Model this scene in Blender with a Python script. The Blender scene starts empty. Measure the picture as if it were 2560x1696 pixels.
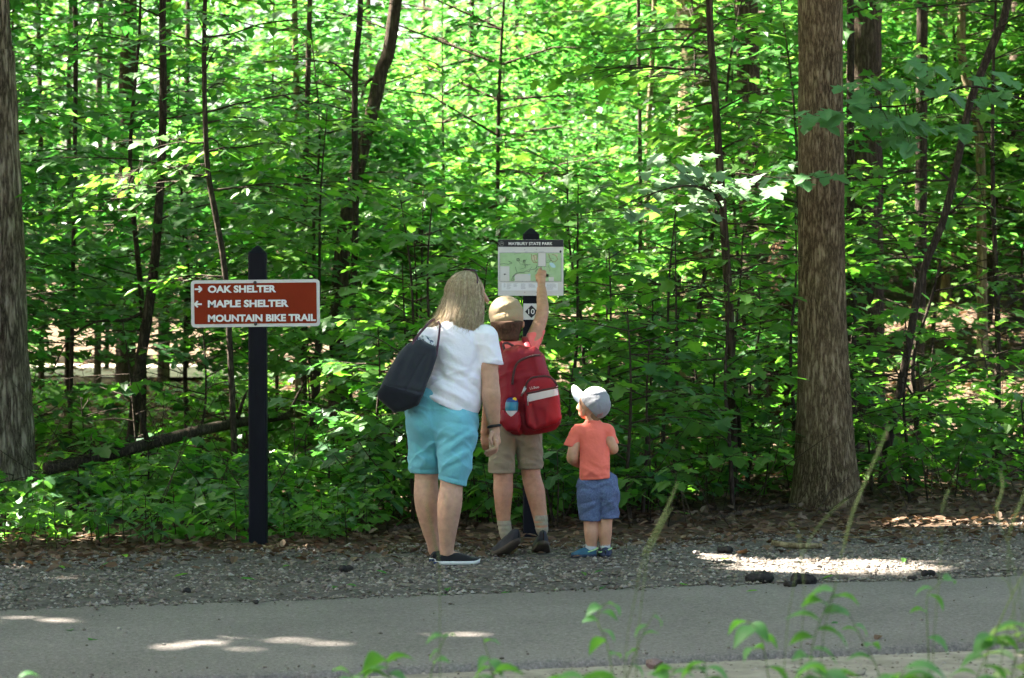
import bpy, math, random
import numpy as np
from mathutils import Vector, Matrix

rad = math.radians
random.seed(7)
rng = np.random.default_rng(11)
sc = bpy.context.scene
COL = sc.collection

# ------------------------------------------------------------------ camera
FPX, PW, PH, CAMZ = 6510.0, 2560, 1696, 1.5      # focal length in photo pixels, photo size, eye height
PITCH = math.atan((848 - 718) / FPX)
cd = bpy.data.cameras.new('camera')
cam = bpy.data.objects.new('camera', cd)
COL.objects.link(cam)
cam.location = (0, 0, CAMZ)
cam.rotation_euler = (math.pi / 2 - PITCH, 0, 0)
cd.sensor_width = 36.0
cd.lens = 36.0 * FPX / PW
cd.clip_end = 900
cd.dof.use_dof = True
cd.dof.focus_distance = 14.6
cd.dof.aperture_fstop = 5.6
sc.camera = cam

# ------------------------------------------------------------------ sky, sun, exposure
SUN = Vector((-0.60, 0.24, 0.76)).normalized()    # towards the sun
wd = bpy.data.worlds.new('World')
sc.world = wd
wd.use_nodes = True
nt = wd.node_tree
sky = nt.nodes.new('ShaderNodeTexSky')
sky.sky_type = 'NISHITA'
sky.sun_disc = False
sky.sun_elevation = math.asin(SUN.z)
sky.sun_rotation = math.atan2(SUN.x, SUN.y)
sky.air_density = 0.8
sky.dust_density = 6.0
sky.ozone_density = 0.3
bg = nt.nodes['Background']
bg.inputs['Strength'].default_value = 0.05
nt.links.new(sky.outputs[0], bg.inputs[0])
sl = bpy.data.lights.new('sun', 'SUN')
sl.energy = 5.0
sl.angle = rad(0.55)
sl.color = (1.0, 0.95, 0.86)
so = bpy.data.objects.new('sun', sl)
COL.objects.link(so)
so.rotation_euler = SUN.to_track_quat('Z', 'Y').to_euler()
so.location = (-20, 10, 30)
sc.view_settings.view_transform = 'Standard'
sc.view_settings.look = 'None'
sc.view_settings.exposure = 3.88
sc.view_settings.gamma = 1.0
sc.view_settings.use_curve_mapping = False
sc.render.engine = 'CYCLES'
cy = sc.cycles
cy.use_denoising = True
try:
    cy.denoiser = 'OPENIMAGEDENOISE'
    cy.denoising_input_passes = 'RGB_ALBEDO_NORMAL'
    cy.denoising_prefilter = 'ACCURATE'
except Exception:
    pass
cy.max_bounces = 7
cy.diffuse_bounces = 5
cy.glossy_bounces = 2
cy.transmission_bounces = 4
cy.transparent_max_bounces = 4
cy.caustics_reflective = False
cy.caustics_refractive = False
cy.sample_clamp_indirect = 6.0
cy.use_adaptive_sampling = True
cy.adaptive_threshold = 0.015

# ------------------------------------------------------------------ photo pixel -> place
_cp, _sp = math.cos(PITCH), math.sin(PITCH)
K = 2560 / 2367.0
def ray(x, y):
    a, b = (x - 1280) / FPX, (848 - y) / FPX
    return np.array([a, _cp + b * _sp, -_sp + b * _cp])
def P(x, y, Y):
    d = ray(x, y); t = Y / d[1]
    return np.array([d[0] * t, Y, CAMZ + d[2] * t])
def Q(u, v, Y):
    return P(u * K, v * K, Y)
def m_per_px(Y):
    return Y / FPX
def project(p):
    p = np.atleast_2d(p)
    dx, dy, dz = p[:, 0], p[:, 1], p[:, 2] - CAMZ
    f = dy * _cp - dz * _sp
    u = dy * _sp + dz * _cp
    return 1280 + FPX * dx / f, 848 - FPX * u / f, f

def sstep(a, b, x):
    t = np.clip((x - a) / (b - a), 0, 1)
    return t * t * (3 - 2 * t)
def vnoise(x, y, seed=0):
    """smooth 2-d value noise"""
    x = np.asarray(x, float); y = np.asarray(y, float)
    xi, yi = np.floor(x).astype(np.int64), np.floor(y).astype(np.int64)
    fx, fy = x - xi, y - yi
    fx = fx * fx * (3 - 2 * fx); fy = fy * fy * (3 - 2 * fy)
    def h(a, b):
        n = (a * 374761393 + b * 668265263 + seed * 974711) & 0xffffffff
        n = ((n ^ (n >> 13)) * 1274126177) & 0xffffffff
        return ((n ^ (n >> 16)) & 0xffff) / 65535.0
    a = h(xi, yi) * (1 - fx) + h(xi + 1, yi) * fx
    b = h(xi, yi + 1) * (1 - fx) + h(xi + 1, yi + 1) * fx
    return a * (1 - fy) + b * fy

PA = rad(16.0)                       # the path runs at 16 degrees to the picture plane
PC, PS = math.cos(PA), math.sin(PA)
def path_s(x, y):                    # metres beyond the far edge of the path
    return (y - 12.8) * PC - x * PS
def path_t(x, y):
    return x * PC + (y - 12.8) * PS
PATHW = 2.34
def gz(x, y):
    x = np.asarray(x, float); y = np.asarray(y, float)
    s = path_s(x, y)
    side = np.maximum(s, -PATHW - s)
    z = -0.035 + 0.032 * sstep(0.0, 0.22, side)
    z = z + sstep(0.2, 1.5, side) * (vnoise(x * 1.3, y * 1.3, 3) - .6) * 0.035
    z = z + sstep(1.5, 6.0, s) * (vnoise(x * .45, y * .45, 5) - .5) * 0.22
    hill = sstep(21, 52, y) * (3.6 * sstep(-1.5, 6.5, x - (y - 30) * 0.03)) + sstep(60, 120, y) * 5.0
    return z + hill

# ------------------------------------------------------------------ materials
def N(nt, t, **kw):
    n = nt.nodes.new(t)
    for k, v in kw.items():
        if k in n.inputs.keys() if isinstance(k, str) else False:
            n.inputs[k].default_value = v
        else:
            setattr(n, k, v)
    return n
def new_mat(name):
    m = bpy.data.materials.new(name); m.use_nodes = True
    t = m.node_tree
    return m, t, t.nodes['Principled BSDF'], t.nodes['Material Output']
def ramp(t, stops):
    r = t.nodes.new('ShaderNodeValToRGB')
    e = r.color_ramp.elements
    while len(e) < len(stops):
        e.new(0.5)
    for k, (p, c) in enumerate(stops):
        e[k].position = p; e[k].color = (*c, 1)
    return r
def mat(name, cols, scale=8.0, rough=.7, bump=0.0, bscale=None, stretch=(1, 1, 1), spec=.3, detail=6, sheen=0, metal=0, coords='Object'):
    m, t, b, o = new_mat(name)
    b.inputs['Roughness'].default_value = rough
    b.inputs['Specular IOR Level'].default_value = spec
    b.inputs['Metallic'].default_value = metal
    if sheen:
        b.inputs['Sheen Weight'].default_value = sheen
    tc = t.nodes.new('ShaderNodeTexCoord')
    mp = t.nodes.new('ShaderNodeMapping'); mp.inputs['Scale'].default_value = stretch
    t.links.new(tc.outputs[coords], mp.inputs[0])
    if len(cols) == 1:
        b.inputs['Base Color'].default_value = (*cols[0], 1)
    else:
        n = N(t, 'ShaderNodeTexNoise', Scale=scale, Detail=detail, Roughness=.62)
        t.links.new(mp.outputs[0], n.inputs['Vector'])
        k = len(cols)
        r = ramp(t, [(.28 + .44 * i / (k - 1), c) for i, c in enumerate(cols)])
        t.links.new(n.outputs['Fac'], r.inputs[0])
        t.links.new(r.outputs[0], b.inputs['Base Color'])
    if bump:
        n2 = N(t, 'ShaderNodeTexNoise', Scale=bscale or scale * 4, Detail=5, Roughness=.6)
        t.links.new(mp.outputs[0], n2.inputs['Vector'])
        bp = t.nodes.new('ShaderNodeBump'); bp.inputs['Strength'].default_value = bump; bp.inputs['Distance'].default_value = .01
        t.links.new(n2.outputs['Fac'], bp.inputs['Height'])
        t.links.new(bp.outputs[0], b.inputs['Normal'])
    return m
def leaf_mat(name, cols, trans, tw=.5, rough=.42, spec=.45):
    """leaf: reflecting face plus light passing through the blade, every leaf its own tint"""
    m, t, b, o = new_mat(name)
    g = t.nodes.new('ShaderNodeNewGeometry')
    k = len(cols)
    r = ramp(t, [(i / (k - 1), c) for i, c in enumerate(cols)])
    t.links.new(g.outputs['Random Per Island'], r.inputs[0])
    t.links.new(r.outputs[0], b.inputs['Base Color'])
    b.inputs['Roughness'].default_value = rough
    b.inputs['Specular IOR Level'].default_value = spec
    r2 = ramp(t, [(i / (len(trans) - 1), c) for i, c in enumerate(trans)])
    t.links.new(g.outputs['Random Per Island'], r2.inputs[0])
    tr = t.nodes.new('ShaderNodeBsdfTranslucent')
    t.links.new(r2.outputs[0], tr.inputs['Color'])
    mx = t.nodes.new('ShaderNodeMixShader'); mx.inputs[0].default_value = tw
    t.links.new(b.outputs[0], mx.inputs[1]); t.links.new(tr.outputs[0], mx.inputs[2])
    t.links.new(mx.outputs[0], o.inputs['Surface'])
    return m
def bark_mat(name, dark, mid, light, sx=26, sz=2.6, bump=.6, plates=0.0):
    """furrows running up the trunk, finer flakes on the ridges, optional cracked plates"""
    m, t, b, o = new_mat(name)
    b.inputs['Roughness'].default_value = .92
    b.inputs['Specular IOR Level'].default_value = .12
    tc = t.nodes.new('ShaderNodeTexCoord')
    def noise(scale, sc, det, rough=.65):
        mp = t.nodes.new('ShaderNodeMapping'); mp.inputs['Scale'].default_value = sc
        t.links.new(tc.outputs['Object'], mp.inputs[0])
        n = N(t, 'ShaderNodeTexNoise', Scale=scale, Detail=det, Roughness=rough)
        t.links.new(mp.outputs[0], n.inputs['Vector']); return n.outputs['Fac']
    def math2(op, a, bb):
        n = t.nodes.new('ShaderNodeMath'); n.operation = op
        for k, v in enumerate((a, bb)):
            if isinstance(v, (int, float)): n.inputs[k].default_value = v
            else: t.links.new(v, n.inputs[k])
        return n.outputs[0]
    ridge = noise(1.0, (sx, sx, sz), 5)
    ridge = math2('ABSOLUTE', math2('SUBTRACT', ridge, .5), 0)          # sharp dark furrows where the noise crosses its middle
    ridge = math2('MINIMUM', math2('MULTIPLY', ridge, 7.0), 1.0)
    flake = noise(1.0, (sx * 3.2, sx * 3.2, sz * 4.5), 4, .7)
    blotch = noise(2.3, (1, 1, .6), 4)
    h = math2('ADD', math2('MULTIPLY', ridge, .55), math2('MULTIPLY', flake, .55))
    if plates:
        mp = t.nodes.new('ShaderNodeMapping'); mp.inputs['Scale'].default_value = (sx * .8, sx * .8, sz * .9)
        t.links.new(tc.outputs['Object'], mp.inputs[0])
        v = N(t, 'ShaderNodeTexVoronoi', Scale=1.0); v.feature = 'DISTANCE_TO_EDGE'
        t.links.new(mp.outputs[0], v.inputs['Vector'])
        pl = math2('MINIMUM', math2('MULTIPLY', v.outputs['Distance'], 5.0), 1.0)
        h = math2('ADD', math2('MULTIPLY', h, 1 - plates), math2('MULTIPLY', pl, plates * 1.0))
    c = math2('ADD', h, math2('MULTIPLY', math2('SUBTRACT', blotch, .5), .5))
    r = ramp(t, [(.22, dark), (.55, mid), (.95, light)])
    t.links.new(c, r.inputs[0]); t.links.new(r.outputs[0], b.inputs['Base Color'])
    bp = t.nodes.new('ShaderNodeBump'); bp.inputs['Strength'].default_value = min(1, bump); bp.inputs['Distance'].default_value = .035
    t.links.new(h, bp.inputs['Height']); t.links.new(bp.outputs[0], b.inputs['Normal'])
    return m

M = {}
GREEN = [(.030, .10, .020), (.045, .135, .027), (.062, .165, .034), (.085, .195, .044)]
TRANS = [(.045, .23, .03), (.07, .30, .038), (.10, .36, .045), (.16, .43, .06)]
GREEN_NEAR = [(.045, .125, .022), (.068, .165, .028), (.092, .20, .036), (.125, .24, .046)]  # lighter copy of the leaf tones, lifting the dim near growth
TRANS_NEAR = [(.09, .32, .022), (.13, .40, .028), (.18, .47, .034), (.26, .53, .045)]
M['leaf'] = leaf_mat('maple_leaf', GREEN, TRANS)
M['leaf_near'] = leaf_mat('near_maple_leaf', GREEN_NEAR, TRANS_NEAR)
M['leaf_yellow'] = leaf_mat('yellow_green_leaf', [(.035, .11, .018), (.06, .15, .026), (.09, .185, .036)], [(.10, .34, .03), (.16, .42, .04), (.26, .5, .06)])
M['leaf_mint'] = leaf_mat('mint_maple_leaf', [(.07, .17, .06), (.095, .21, .08), (.12, .245, .10)], [(.08, .3, .05), (.12, .36, .07), (.16, .42, .09)], tw=.34, rough=.4, spec=.5)
M['leaf_sunlit'] = leaf_mat('sunlit_maple_leaf', [(.10, .17, .09), (.15, .23, .13), (.2, .28, .18)], [(.12, .32, .08), (.18, .38, .11), (.22, .42, .14)], tw=.3, rough=.35, spec=.6)  # sun glare on the leaves put into a paler, glossier colour
M['leaf_blue'] = leaf_mat('blue_green_leaf', [(.022, .07, .024), (.035, .10, .032), (.055, .13, .045)], [(.05, .22, .03), (.09, .3, .04), (.14, .36, .05)], tw=.36)
M['leaf_dry'] = leaf_mat('dry_leaf', [(.045, .028, .018), (.085, .05, .03), (.13, .082, .052), (.2, .14, .095)], [(.1, .05, .02), (.16, .08, .03), (.2, .1, .04), (.22, .13, .06)], tw=.15, rough=.8, spec=.15)
M['bark_tan'] = bark_mat('tan_furrowed_bark', (.055, .036, .018), (.225, .158, .088), (.43, .33, .20), 34, 6.0, .9)
M['bark_grey'] = bark_mat('grey_plated_bark', (.045, .032, .02), (.25, .19, .13), (.52, .42, .305), 22, 3.4, 1.0)
M['bark_dark'] = bark_mat('dark_sapling_bark', (.022, .016, .012), (.058, .042, .03), (.12, .09, .065), 40, 8, .5)
M['bark_mid'] = bark_mat('brown_bark', (.03, .021, .014), (.08, .057, .038), (.15, .11, .078), 26, 4, .7)
M['bark_pale'] = bark_mat('pale_bark', (.09, .066, .035), (.2, .155, .085), (.33, .27, .16), 20, 3, .5)
M['dead_wood'] = bark_mat('rotten_brown_wood', (.03, .017, .009), (.1, .052, .024), (.19, .105, .05), 18, 1.4, 1.0)

# ------------------------------------------------------------------ mesh helpers
def mesh_np(name, V, polys, smooth=True, mats=(), midx=None):
    """polys: list of int arrays (n, k)"""
    me = bpy.data.meshes.new(name)
    V = np.asarray(V, np.float32)
    polys = [np.asarray(p, np.int32) for p in polys if len(p)]
    nl = sum(p.size for p in polys); npoly = sum(len(p) for p in polys)
    me.vertices.add(len(V)); me.vertices.foreach_set('co', V.ravel())
    me.loops.add(nl); me.polygons.add(npoly)
    me.loops.foreach_set('vertex_index', np.concatenate([p.ravel() for p in polys]))
    tot = np.concatenate([np.full(len(p), p.shape[1], np.int32) for p in polys])
    st = np.concatenate([[0], np.cumsum(tot)[:-1]]).astype(np.int32)
    me.polygons.foreach_set('loop_start', st)
    try:
        me.polygons.foreach_set('loop_total', tot)
    except Exception:
        pass
    if midx is not None:
        me.polygons.foreach_set('material_index', np.asarray(midx, np.int32))
    me.polygons.foreach_set('use_smooth', np.full(npoly, bool(smooth)))
    for m in mats:
        me.materials.append(m)
    me.update(calc_edges=True)
    return me
def link(name, me, parent=None, loc=None):
    o = bpy.data.objects.new(name, me); COL.objects.link(o)
    if parent is not None:
        o.parent = parent
        if loc is None:
            o.location = -Vector(parent.location)      # vertices are given in world coordinates
    if loc is not None:
        o.location = loc
    return o
def empty(name, loc=(0, 0, 0)):
    o = bpy.data.objects.new(name, None); COL.objects.link(o); o.location = Vector(loc)
    o.empty_display_size = .1
    return o
def tag(o, label=None, cat=None, group=None, kind=None):
    for k, v in (('label', label), ('category', cat), ('group', group), ('kind', kind)):
        if v: o[k] = v
    return o
class MB:
    def __init__(s): s.v = []; s.p = {}; s.n = 0
    def add(s, V, polys):
        V = np.asarray(V, float)
        for p in polys:
            p = np.asarray(p, int)
            if len(p): s.p.setdefault(p.shape[1], []).append(p + s.n)
        s.v.append(V); s.n += len(V)
    def mesh(s, name, m, smooth=True):
        return mesh_np(name, np.concatenate(s.v), [np.concatenate(a) for a in s.p.values()], smooth, [m])
    def build(s, name, m, parent=None, smooth=True):
        return link(name, s.mesh(name, m, smooth), parent)
def tube(pts, radii, n=8, caps=True, phase=0):
    pts = np.asarray(pts, float); radii = np.broadcast_to(np.asarray(radii, float), (len(pts),))
    tg = np.gradient(pts, axis=0)
    tg /= np.linalg.norm(tg, axis=1)[:, None] + 1e-9
    ref = np.array([0, 1, 0]) if abs(tg[0][1]) < .9 else np.array([1., 0, 0])
    V = []
    a = np.arange(n) * 2 * math.pi / n + phase
    u = np.cross(ref, tg[0]); u /= np.linalg.norm(u)
    for k in range(len(pts)):
        u = u - tg[k] * u.dot(tg[k]); u /= np.linalg.norm(u) + 1e-9
        w = np.cross(tg[k], u)
        V.append(pts[k] + radii[k] * (np.cos(a)[:, None] * u + np.sin(a)[:, None] * w))
    V = np.concatenate(V)
    i = np.arange(n); j = (i + 1) % n
    q = np.concatenate([np.stack([k * n + i, k * n + j, (k + 1) * n + j, (k + 1) * n + i], 1) for k in range(len(pts) - 1)])
    tris = []
    if caps:
        V = np.concatenate([V, pts[:1], pts[-1:]])
        b, t = len(V) - 2, len(V) - 1
        tris = np.concatenate([np.stack([j, i, np.full(n, b)], 1), np.stack([(len(pts) - 1) * n + i, (len(pts) - 1) * n + j, np.full(n, t)], 1)])
    return V, [q, tris]
def smooth_path(pts, n):
    """Catmull-Rom through pts"""
    pts = np.asarray(pts, float)
    if len(pts) < 3:
        t = np.linspace(0, 1, n)[:, None]
        return pts[0] * (1 - t) + pts[-1] * t
    e = np.concatenate([[2 * pts[0] - pts[1]], pts, [2 * pts[-1] - pts[-2]]])
    t = np.linspace(0, len(pts) - 1 - 1e-6, n); i = t.astype(int); f = (t - i)[:, None]
    p0, p1, p2, p3 = e[i], e[i + 1], e[i + 2], e[i + 3]
    return .5 * (2 * p1 + (p2 - p0) * f + (2 * p0 - 5 * p1 + 4 * p2 - p3) * f ** 2 + (3 * p1 - p0 - 3 * p2 + p3) * f ** 3)
def box(lo, hi):
    (a, b, c), (d, e, f) = lo, hi
    V = [(a, b, c), (d, b, c), (d, e, c), (a, e, c), (a, b, f), (d, b, f), (d, e, f), (a, e, f)]
    return V, [[(3, 2, 1, 0), (4, 5, 6, 7), (0, 1, 5, 4), (1, 2, 6, 5), (2, 3, 7, 6), (3, 0, 4, 7)]]

# ------------------------------------------------------------------ leaves
def _half(h):
    h = np.array(h, float)
    return np.concatenate([h, (h * [1, -1])[::-1][1:-1]]) if True else h
def leaf_template(kind):
    if kind == 'maple':
        h = [(0, 0), (-.07, .33), (.17, .25), (.36, .56), (.47, .25), (.73, .27), (1, 0)]
        o = _half(h); c = np.array([[.32, 0]])
        V = np.concatenate([o, c]); n = len(o)
        V3 = np.stack([V[:, 0], V[:, 1], .10 * np.abs(V[:, 1]) - .16 * V[:, 0] ** 2], 1)
        tri = [(k, (k + 1) % n, n) for k in range(n)][::-1]
        return V3, [np.array([(b, a, c) for a, b, c in tri])]
    if kind == 'lobed':      # coarser maple for the middle distance
        h = [(0, 0), (0, .36), (.2, .24), (.42, .52), (.55, .24), (1, 0)]
        o = _half(h); n = len(o)
        V3 = np.stack([o[:, 0], o[:, 1], .10 * np.abs(o[:, 1]) - .15 * o[:, 0] ** 2], 1)
        return V3, [np.array([(0, 2, 1), (0, 3, 2), (0, 4, 3), (0, 5, 4), (0, 6, 5), (0, 7, 6), (0, 8, 7), (0, 9, 8)])]
    if kind == 'oval':
        V = np.array([(0, 0, 0), (.28, .24, .05), (.68, .21, .0), (1, 0, -.14), (.28, -.24, .05), (.68, -.21, 0)], float)
        return V, [np.array([(0, 3, 2, 1), (0, 4, 5, 3)])]
    if kind == 'diamond':
        V = np.array([(0, 0, 0), (.45, .3, .05), (1, 0, -.1), (.45, -.3, .05)], float)
        return V, [np.array([(0, 3, 2), (0, 2, 1)])]
TEMPL = {k: leaf_template(k) for k in ('maple', 'lobed', 'oval', 'diamond')}
class Leaves:
    """positions + heading + droop + roll + size, turned into one mesh"""
    def __init__(s): s.a = []
    def add(s, pos, head, droop, roll, size):
        n = len(pos)
        s.a.append(np.concatenate([np.asarray(pos, float), np.broadcast_to(head, n)[:, None], np.broadcast_to(droop, n)[:, None],
                                   np.broadcast_to(roll, n)[:, None], np.broadcast_to(size, n)[:, None]], 1))
    def count(s): return sum(len(x) for x in s.a)
    def arr(s): return np.concatenate(s.a) if s.a else np.zeros((0, 7))
    def mesh(s, name, kind, m, cull=None):
        A = s.arr()
        if cull is not None and len(A):
            A = A[cull(A[:, :3])]
        if not len(A): return None
        V, polys = TEMPL[kind]
        h, d, r, z = A[:, 3], A[:, 4], A[:, 5], A[:, 6]
        X = np.stack([np.cos(h) * np.cos(d), np.sin(h) * np.cos(d), -np.sin(d)], 1)
        Y0 = np.stack([-np.sin(h), np.cos(h), 0 * h], 1)
        Z0 = np.cross(X, Y0)
        Yr = Y0 * np.cos(r)[:, None] + Z0 * np.sin(r)[:, None]
        Zr = np.cross(X, Yr)
        k = len(V)
        W = (A[:, None, :3] + z[:, None, None] * (V[None, :, 0:1] * X[:, None] + V[None, :, 1:2] * Yr[:, None] + V[None, :, 2:3] * Zr[:, None]))
        off = (np.arange(len(A)) * k)[:, None, None]
        return mesh_np(name, W.reshape(-1, 3), [(p[None] + off).reshape(-1, p.shape[1]) for p in polys], False, [m])

# sunlit spots: where the photograph shows direct sun, the crowns overhead have a gap on the line to the sun
SUNV = np.array(SUN)
SPOTS = []       # (point, radius)
def spot(p, r): SPOTS.append((np.asarray(p, float), r))
CLEAR = []       # (x0, y0, x1, y1, depth): photo boxes where nothing nearer than depth hides the view
def sun_open(p, grow=.05):
    keep = np.ones(len(p), bool)
    for q, r in SPOTS:
        w = p - q; t = w @ SUNV
        d2 = (w * w).sum(1) - t * t
        keep &= ~((t > .25) & (d2 < (r + grow) ** 2))
    return keep
def view_open(p):
    keep = np.ones(len(p), bool)
    x, y, f = project(p)
    for x0, y0, x1, y1, dep in CLEAR:
        keep &= ~((x > x0) & (x < x1) & (y > y0) & (y < y1) & (f < dep))
    return keep
def canopy_open(p):
    return sun_open(p, .28)
THIN = []        # (x0, y0, x1, y1, depth, share kept): looser growth, so that more of what lies behind shows
def thin_open(p):
    keep = np.ones(len(p), bool)
    x, y, f = project(p)
    for x0, y0, x1, y1, dep, sh in THIN:
        keep &= ~((x > x0) & (x < x1) & (y > y0) & (y < y1) & (f < dep)) | (rng.random(len(p)) < sh)
    return keep
def cull_all(p):
    return sun_open(p) & view_open(p) & thin_open(p)

# ------------------------------------------------------------------ where the sun gets through the crowns
def Gp(x, y, z=0.0):
    d = ray(x, y); t = (z - CAMZ) / d[2]
    return np.array([d[0] * t, d[1] * t, z])
for x, y, r in ((1870, 1440, -.05), (1930, 1435, .04), (2000, 1428, .10), (2070, 1422, .14), (2120, 1408, .16), (2190, 1410, .17), (2260, 1424, .10), (2330, 1430, -.03),
                (2490, 1405, -.1), (2560, 1405, -.06), (40, 1552, -.04), (150, 1560, -.1), (300, 1552, -.16), (-60, 1550, .0), (380, 1630, -.12), (500, 1618, -.09), (620, 1630, -.1), (740, 1612, -.09), (860, 1624, -.13), (960, 1608, -.14), (700, 1590, -.16), (420, 1590, -.16),
                (1090, 1602, -.12), (1180, 1596, -.08), (1270, 1592, -.13), (60, 1415, -.02), (150, 1452, -.1), (230, 1448, -.1), (300, 1400, -.1), (470, 1438, -.12),
                (1210, 1428, -.1), (1330, 1430, -.1), (660, 1372, -.1), (2500, 1692, -.14), (2620, 1640, -.05)):
    spot(Gp(x, y), r)
for x, y, Y, r in ((1150, 702, 14.13, -.02), (1130, 740, 14.13, -.10), (1046, 822, 14.06, -.08), (1103, 1280, 13.94, -.06), (1265, 746, 15.0, -.02), (1338, 832, 15.02, -.16),
                   (1450, 985, 14.45, -.07)):
    spot(P(x, y, Y), r)
for u, v, Y, r in ((1630, 430, 16.9, .22), (1720, 430, 16.9, .25), (1570, 440, 16.9, .2), (1480, 475, 16.9, .12), (1670, 400, 16.9, .2), (515, 610, 19.0, .10), (515, 540, 19., .12), (340, 380, 18.8, .3), (400, 410, 18.8, .2),
                   (340, 430, 19.2, .15), (820, 100, 44, 2.6), (700, 60, 46, 2.8), (930, 180, 48, 2.4), (1010, 60, 52, 2.4), (600, 160, 50, 2.0), (1330, 300, 40, 1.2),
                   (1500, 420, 30, .9), (1420, 360, 34, 1.0), (1530, 510, 27, .5), (1250, 430, 30, .6), (1100, 220, 44, 1.5), (1640, 560, 30, .6), (1450, 600, 24, .35),
                   (2270, 520, 30, .35), (2270, 850, 28, .35), (2200, 930, 25, .6), (2310, 620, 23, .35), (2100, 220, 36, .9), (2060, 420, 32, .5), (2260, 300, 48, 2.5),
                   (2330, 440, 50, 2.0), (1230, 130, 50, 1.6), (1350, 90, 55, 1.8), (1460, 200, 44, 1.0), (240, 200, 40, .8), (420, 110, 46, 1.0), (150, 1180, 16.0, .0), (60, 1195, 15.9, .0), (330, 1030, 20, .2)):
    spot(Q(u, v, Y), r)
for x, y, r in ((-7.2, 46, 1.6), (-5.6, 47.5, 1.8), (-9, 47, 2), (-3.9, 49, 1.0), (1.5, 37, .5), (4.4, 27, .5), (3.9, 30, .7), (5.3, 33, .8)):
    spot((x, y, float(gz(x, y))), r)

# ------------------------------------------------------------------ ground, path, shoulder
def axis(stops):
    return np.unique(np.concatenate([np.linspace(a, b, n) for a, b, n in stops]))
def sheet(xs, ys, f):
    X, Y = np.meshgrid(xs, ys)
    V = f(X.ravel(), Y.ravel())
    i = np.arange(len(xs) - 1); j = np.arange(len(ys) - 1)
    I, J = np.meshgrid(i, j); n = len(xs)
    a = (J * n + I).ravel()
    return V, [np.stack([a, a + 1, a + n + 1, a + n], 1)]
def st(s, t, dz=0.0):
    x = t * PC - s * PS; y = 12.8 + s * PC + t * PS
    return np.stack([x, y, gz(x, y) + dz], 1)

def ground_material():
    m, t, b, o = new_mat('forest_floor')
    b.inputs['Roughness'].default_value = .95; b.inputs['Specular IOR Level'].default_value = .1
    tc = t.nodes.new('ShaderNodeTexCoord')
    n1 = N(t, 'ShaderNodeTexNoise', Scale=1.4, Detail=8, Roughness=.7)
    n2 = N(t, 'ShaderNodeTexVoronoi', Scale=17.0)
    t.links.new(tc.outputs['Object'], n1.inputs['Vector']); t.links.new(tc.outputs['Object'], n2.inputs['Vector'])
    mx = t.nodes.new('ShaderNodeMix'); mx.data_type = 'RGBA'; mx.inputs[0].default_value = .45
    r1 = ramp(t, [(.3, (.03, .021, .014)), (.55, (.065, .046, .03)), (.75, (.11, .08, .055))])
    r2 = ramp(t, [(0, (.035, .022, .014)), (.5, (.10, .062, .037)), (1, (.19, .13, .085))])
    t.links.new(n1.outputs['Fac'], r1.inputs[0]); t.links.new(n2.outputs['Color'], r2.inputs[0])
    t.links.new(r1.outputs[0], mx.inputs[6]); t.links.new(r2.outputs[0], mx.inputs[7])
    t.links.new(mx.outputs[2], b.inputs['Base Color'])
    bp = t.nodes.new('ShaderNodeBump'); bp.inputs['Strength'].default_value = .8; bp.inputs['Distance'].default_value = .03
    t.links.new(n2.outputs['Distance'], bp.inputs['Height']); t.links.new(bp.outputs[0], b.inputs['Normal'])
    return m
M['ground'] = ground_material()
xs = axis([(-400, -30, 14), (-30, -8, 30), (-8, 8, 120), (8, 30, 30), (30, 400, 14)])
ys = axis([(-150, 0, 8), (0, 8, 16), (8, 24, 130), (24, 60, 72), (60, 140, 40), (140, 500, 12)])
V, p = sheet(xs, ys, lambda x, y: np.stack([x, y, gz(x, y)], 1))
ground = link('ground', mesh_np('ground', V, p, True, [M['ground']]))
tag(ground, 'brown leaf-strewn forest floor rising behind the trail', 'ground', kind='structure')

def asphalt_material():
    m, t, b, o = new_mat('weathered_asphalt')
    b.inputs['Specular IOR Level'].default_value = .25; b.inputs['Roughness'].default_value = .88
    tc = t.nodes.new('ShaderNodeTexCoord')
    n1 = N(t, 'ShaderNodeTexNoise', Scale=.9, Detail=6, Roughness=.6)
    n2 = N(t, 'ShaderNodeTexNoise', Scale=62.0, Detail=4, Roughness=.75)
    n3 = N(t, 'ShaderNodeTexVoronoi', Scale=140.0)
    for n in (n1, n2, n3): t.links.new(tc.outputs['Object'], n.inputs['Vector'])
    r1 = ramp(t, [(.3, (.150, .128, .114)), (.7, (.212, .183, .164))])
    r2 = ramp(t, [(.32, (.5, .5, .5)), (.6, (1.08, 1.08, 1.08)), (.74, (1.9, 1.88, 1.8))])
    t.links.new(n1.outputs['Fac'], r1.inputs[0]); t.links.new(n2.outputs['Fac'], r2.inputs[0])
    mx = t.nodes.new('ShaderNodeMix'); mx.data_type = 'RGBA'; mx.blend_type = 'MULTIPLY'; mx.inputs[0].default_value = 1
    t.links.new(r1.outputs[0], mx.inputs[6]); t.links.new(r2.outputs[0], mx.inputs[7])
    t.links.new(mx.outputs[2], b.inputs['Base Color'])
    bp = t.nodes.new('ShaderNodeBump'); bp.inputs['Strength'].default_value = .55; bp.inputs['Distance'].default_value = .006
    t.links.new(n3.outputs['Distance'], bp.inputs['Height']); t.links.new(bp.outputs[0], b.inputs['Normal'])
    return m
M['asphalt'] = asphalt_material()
tt = axis([(-80, -6, 60), (-6, 6, 400), (6, 80, 60)])
cross = np.array([0, .004, .02, .06, .3, .5, .7, .94, .98, .996, 1.0])
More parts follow.
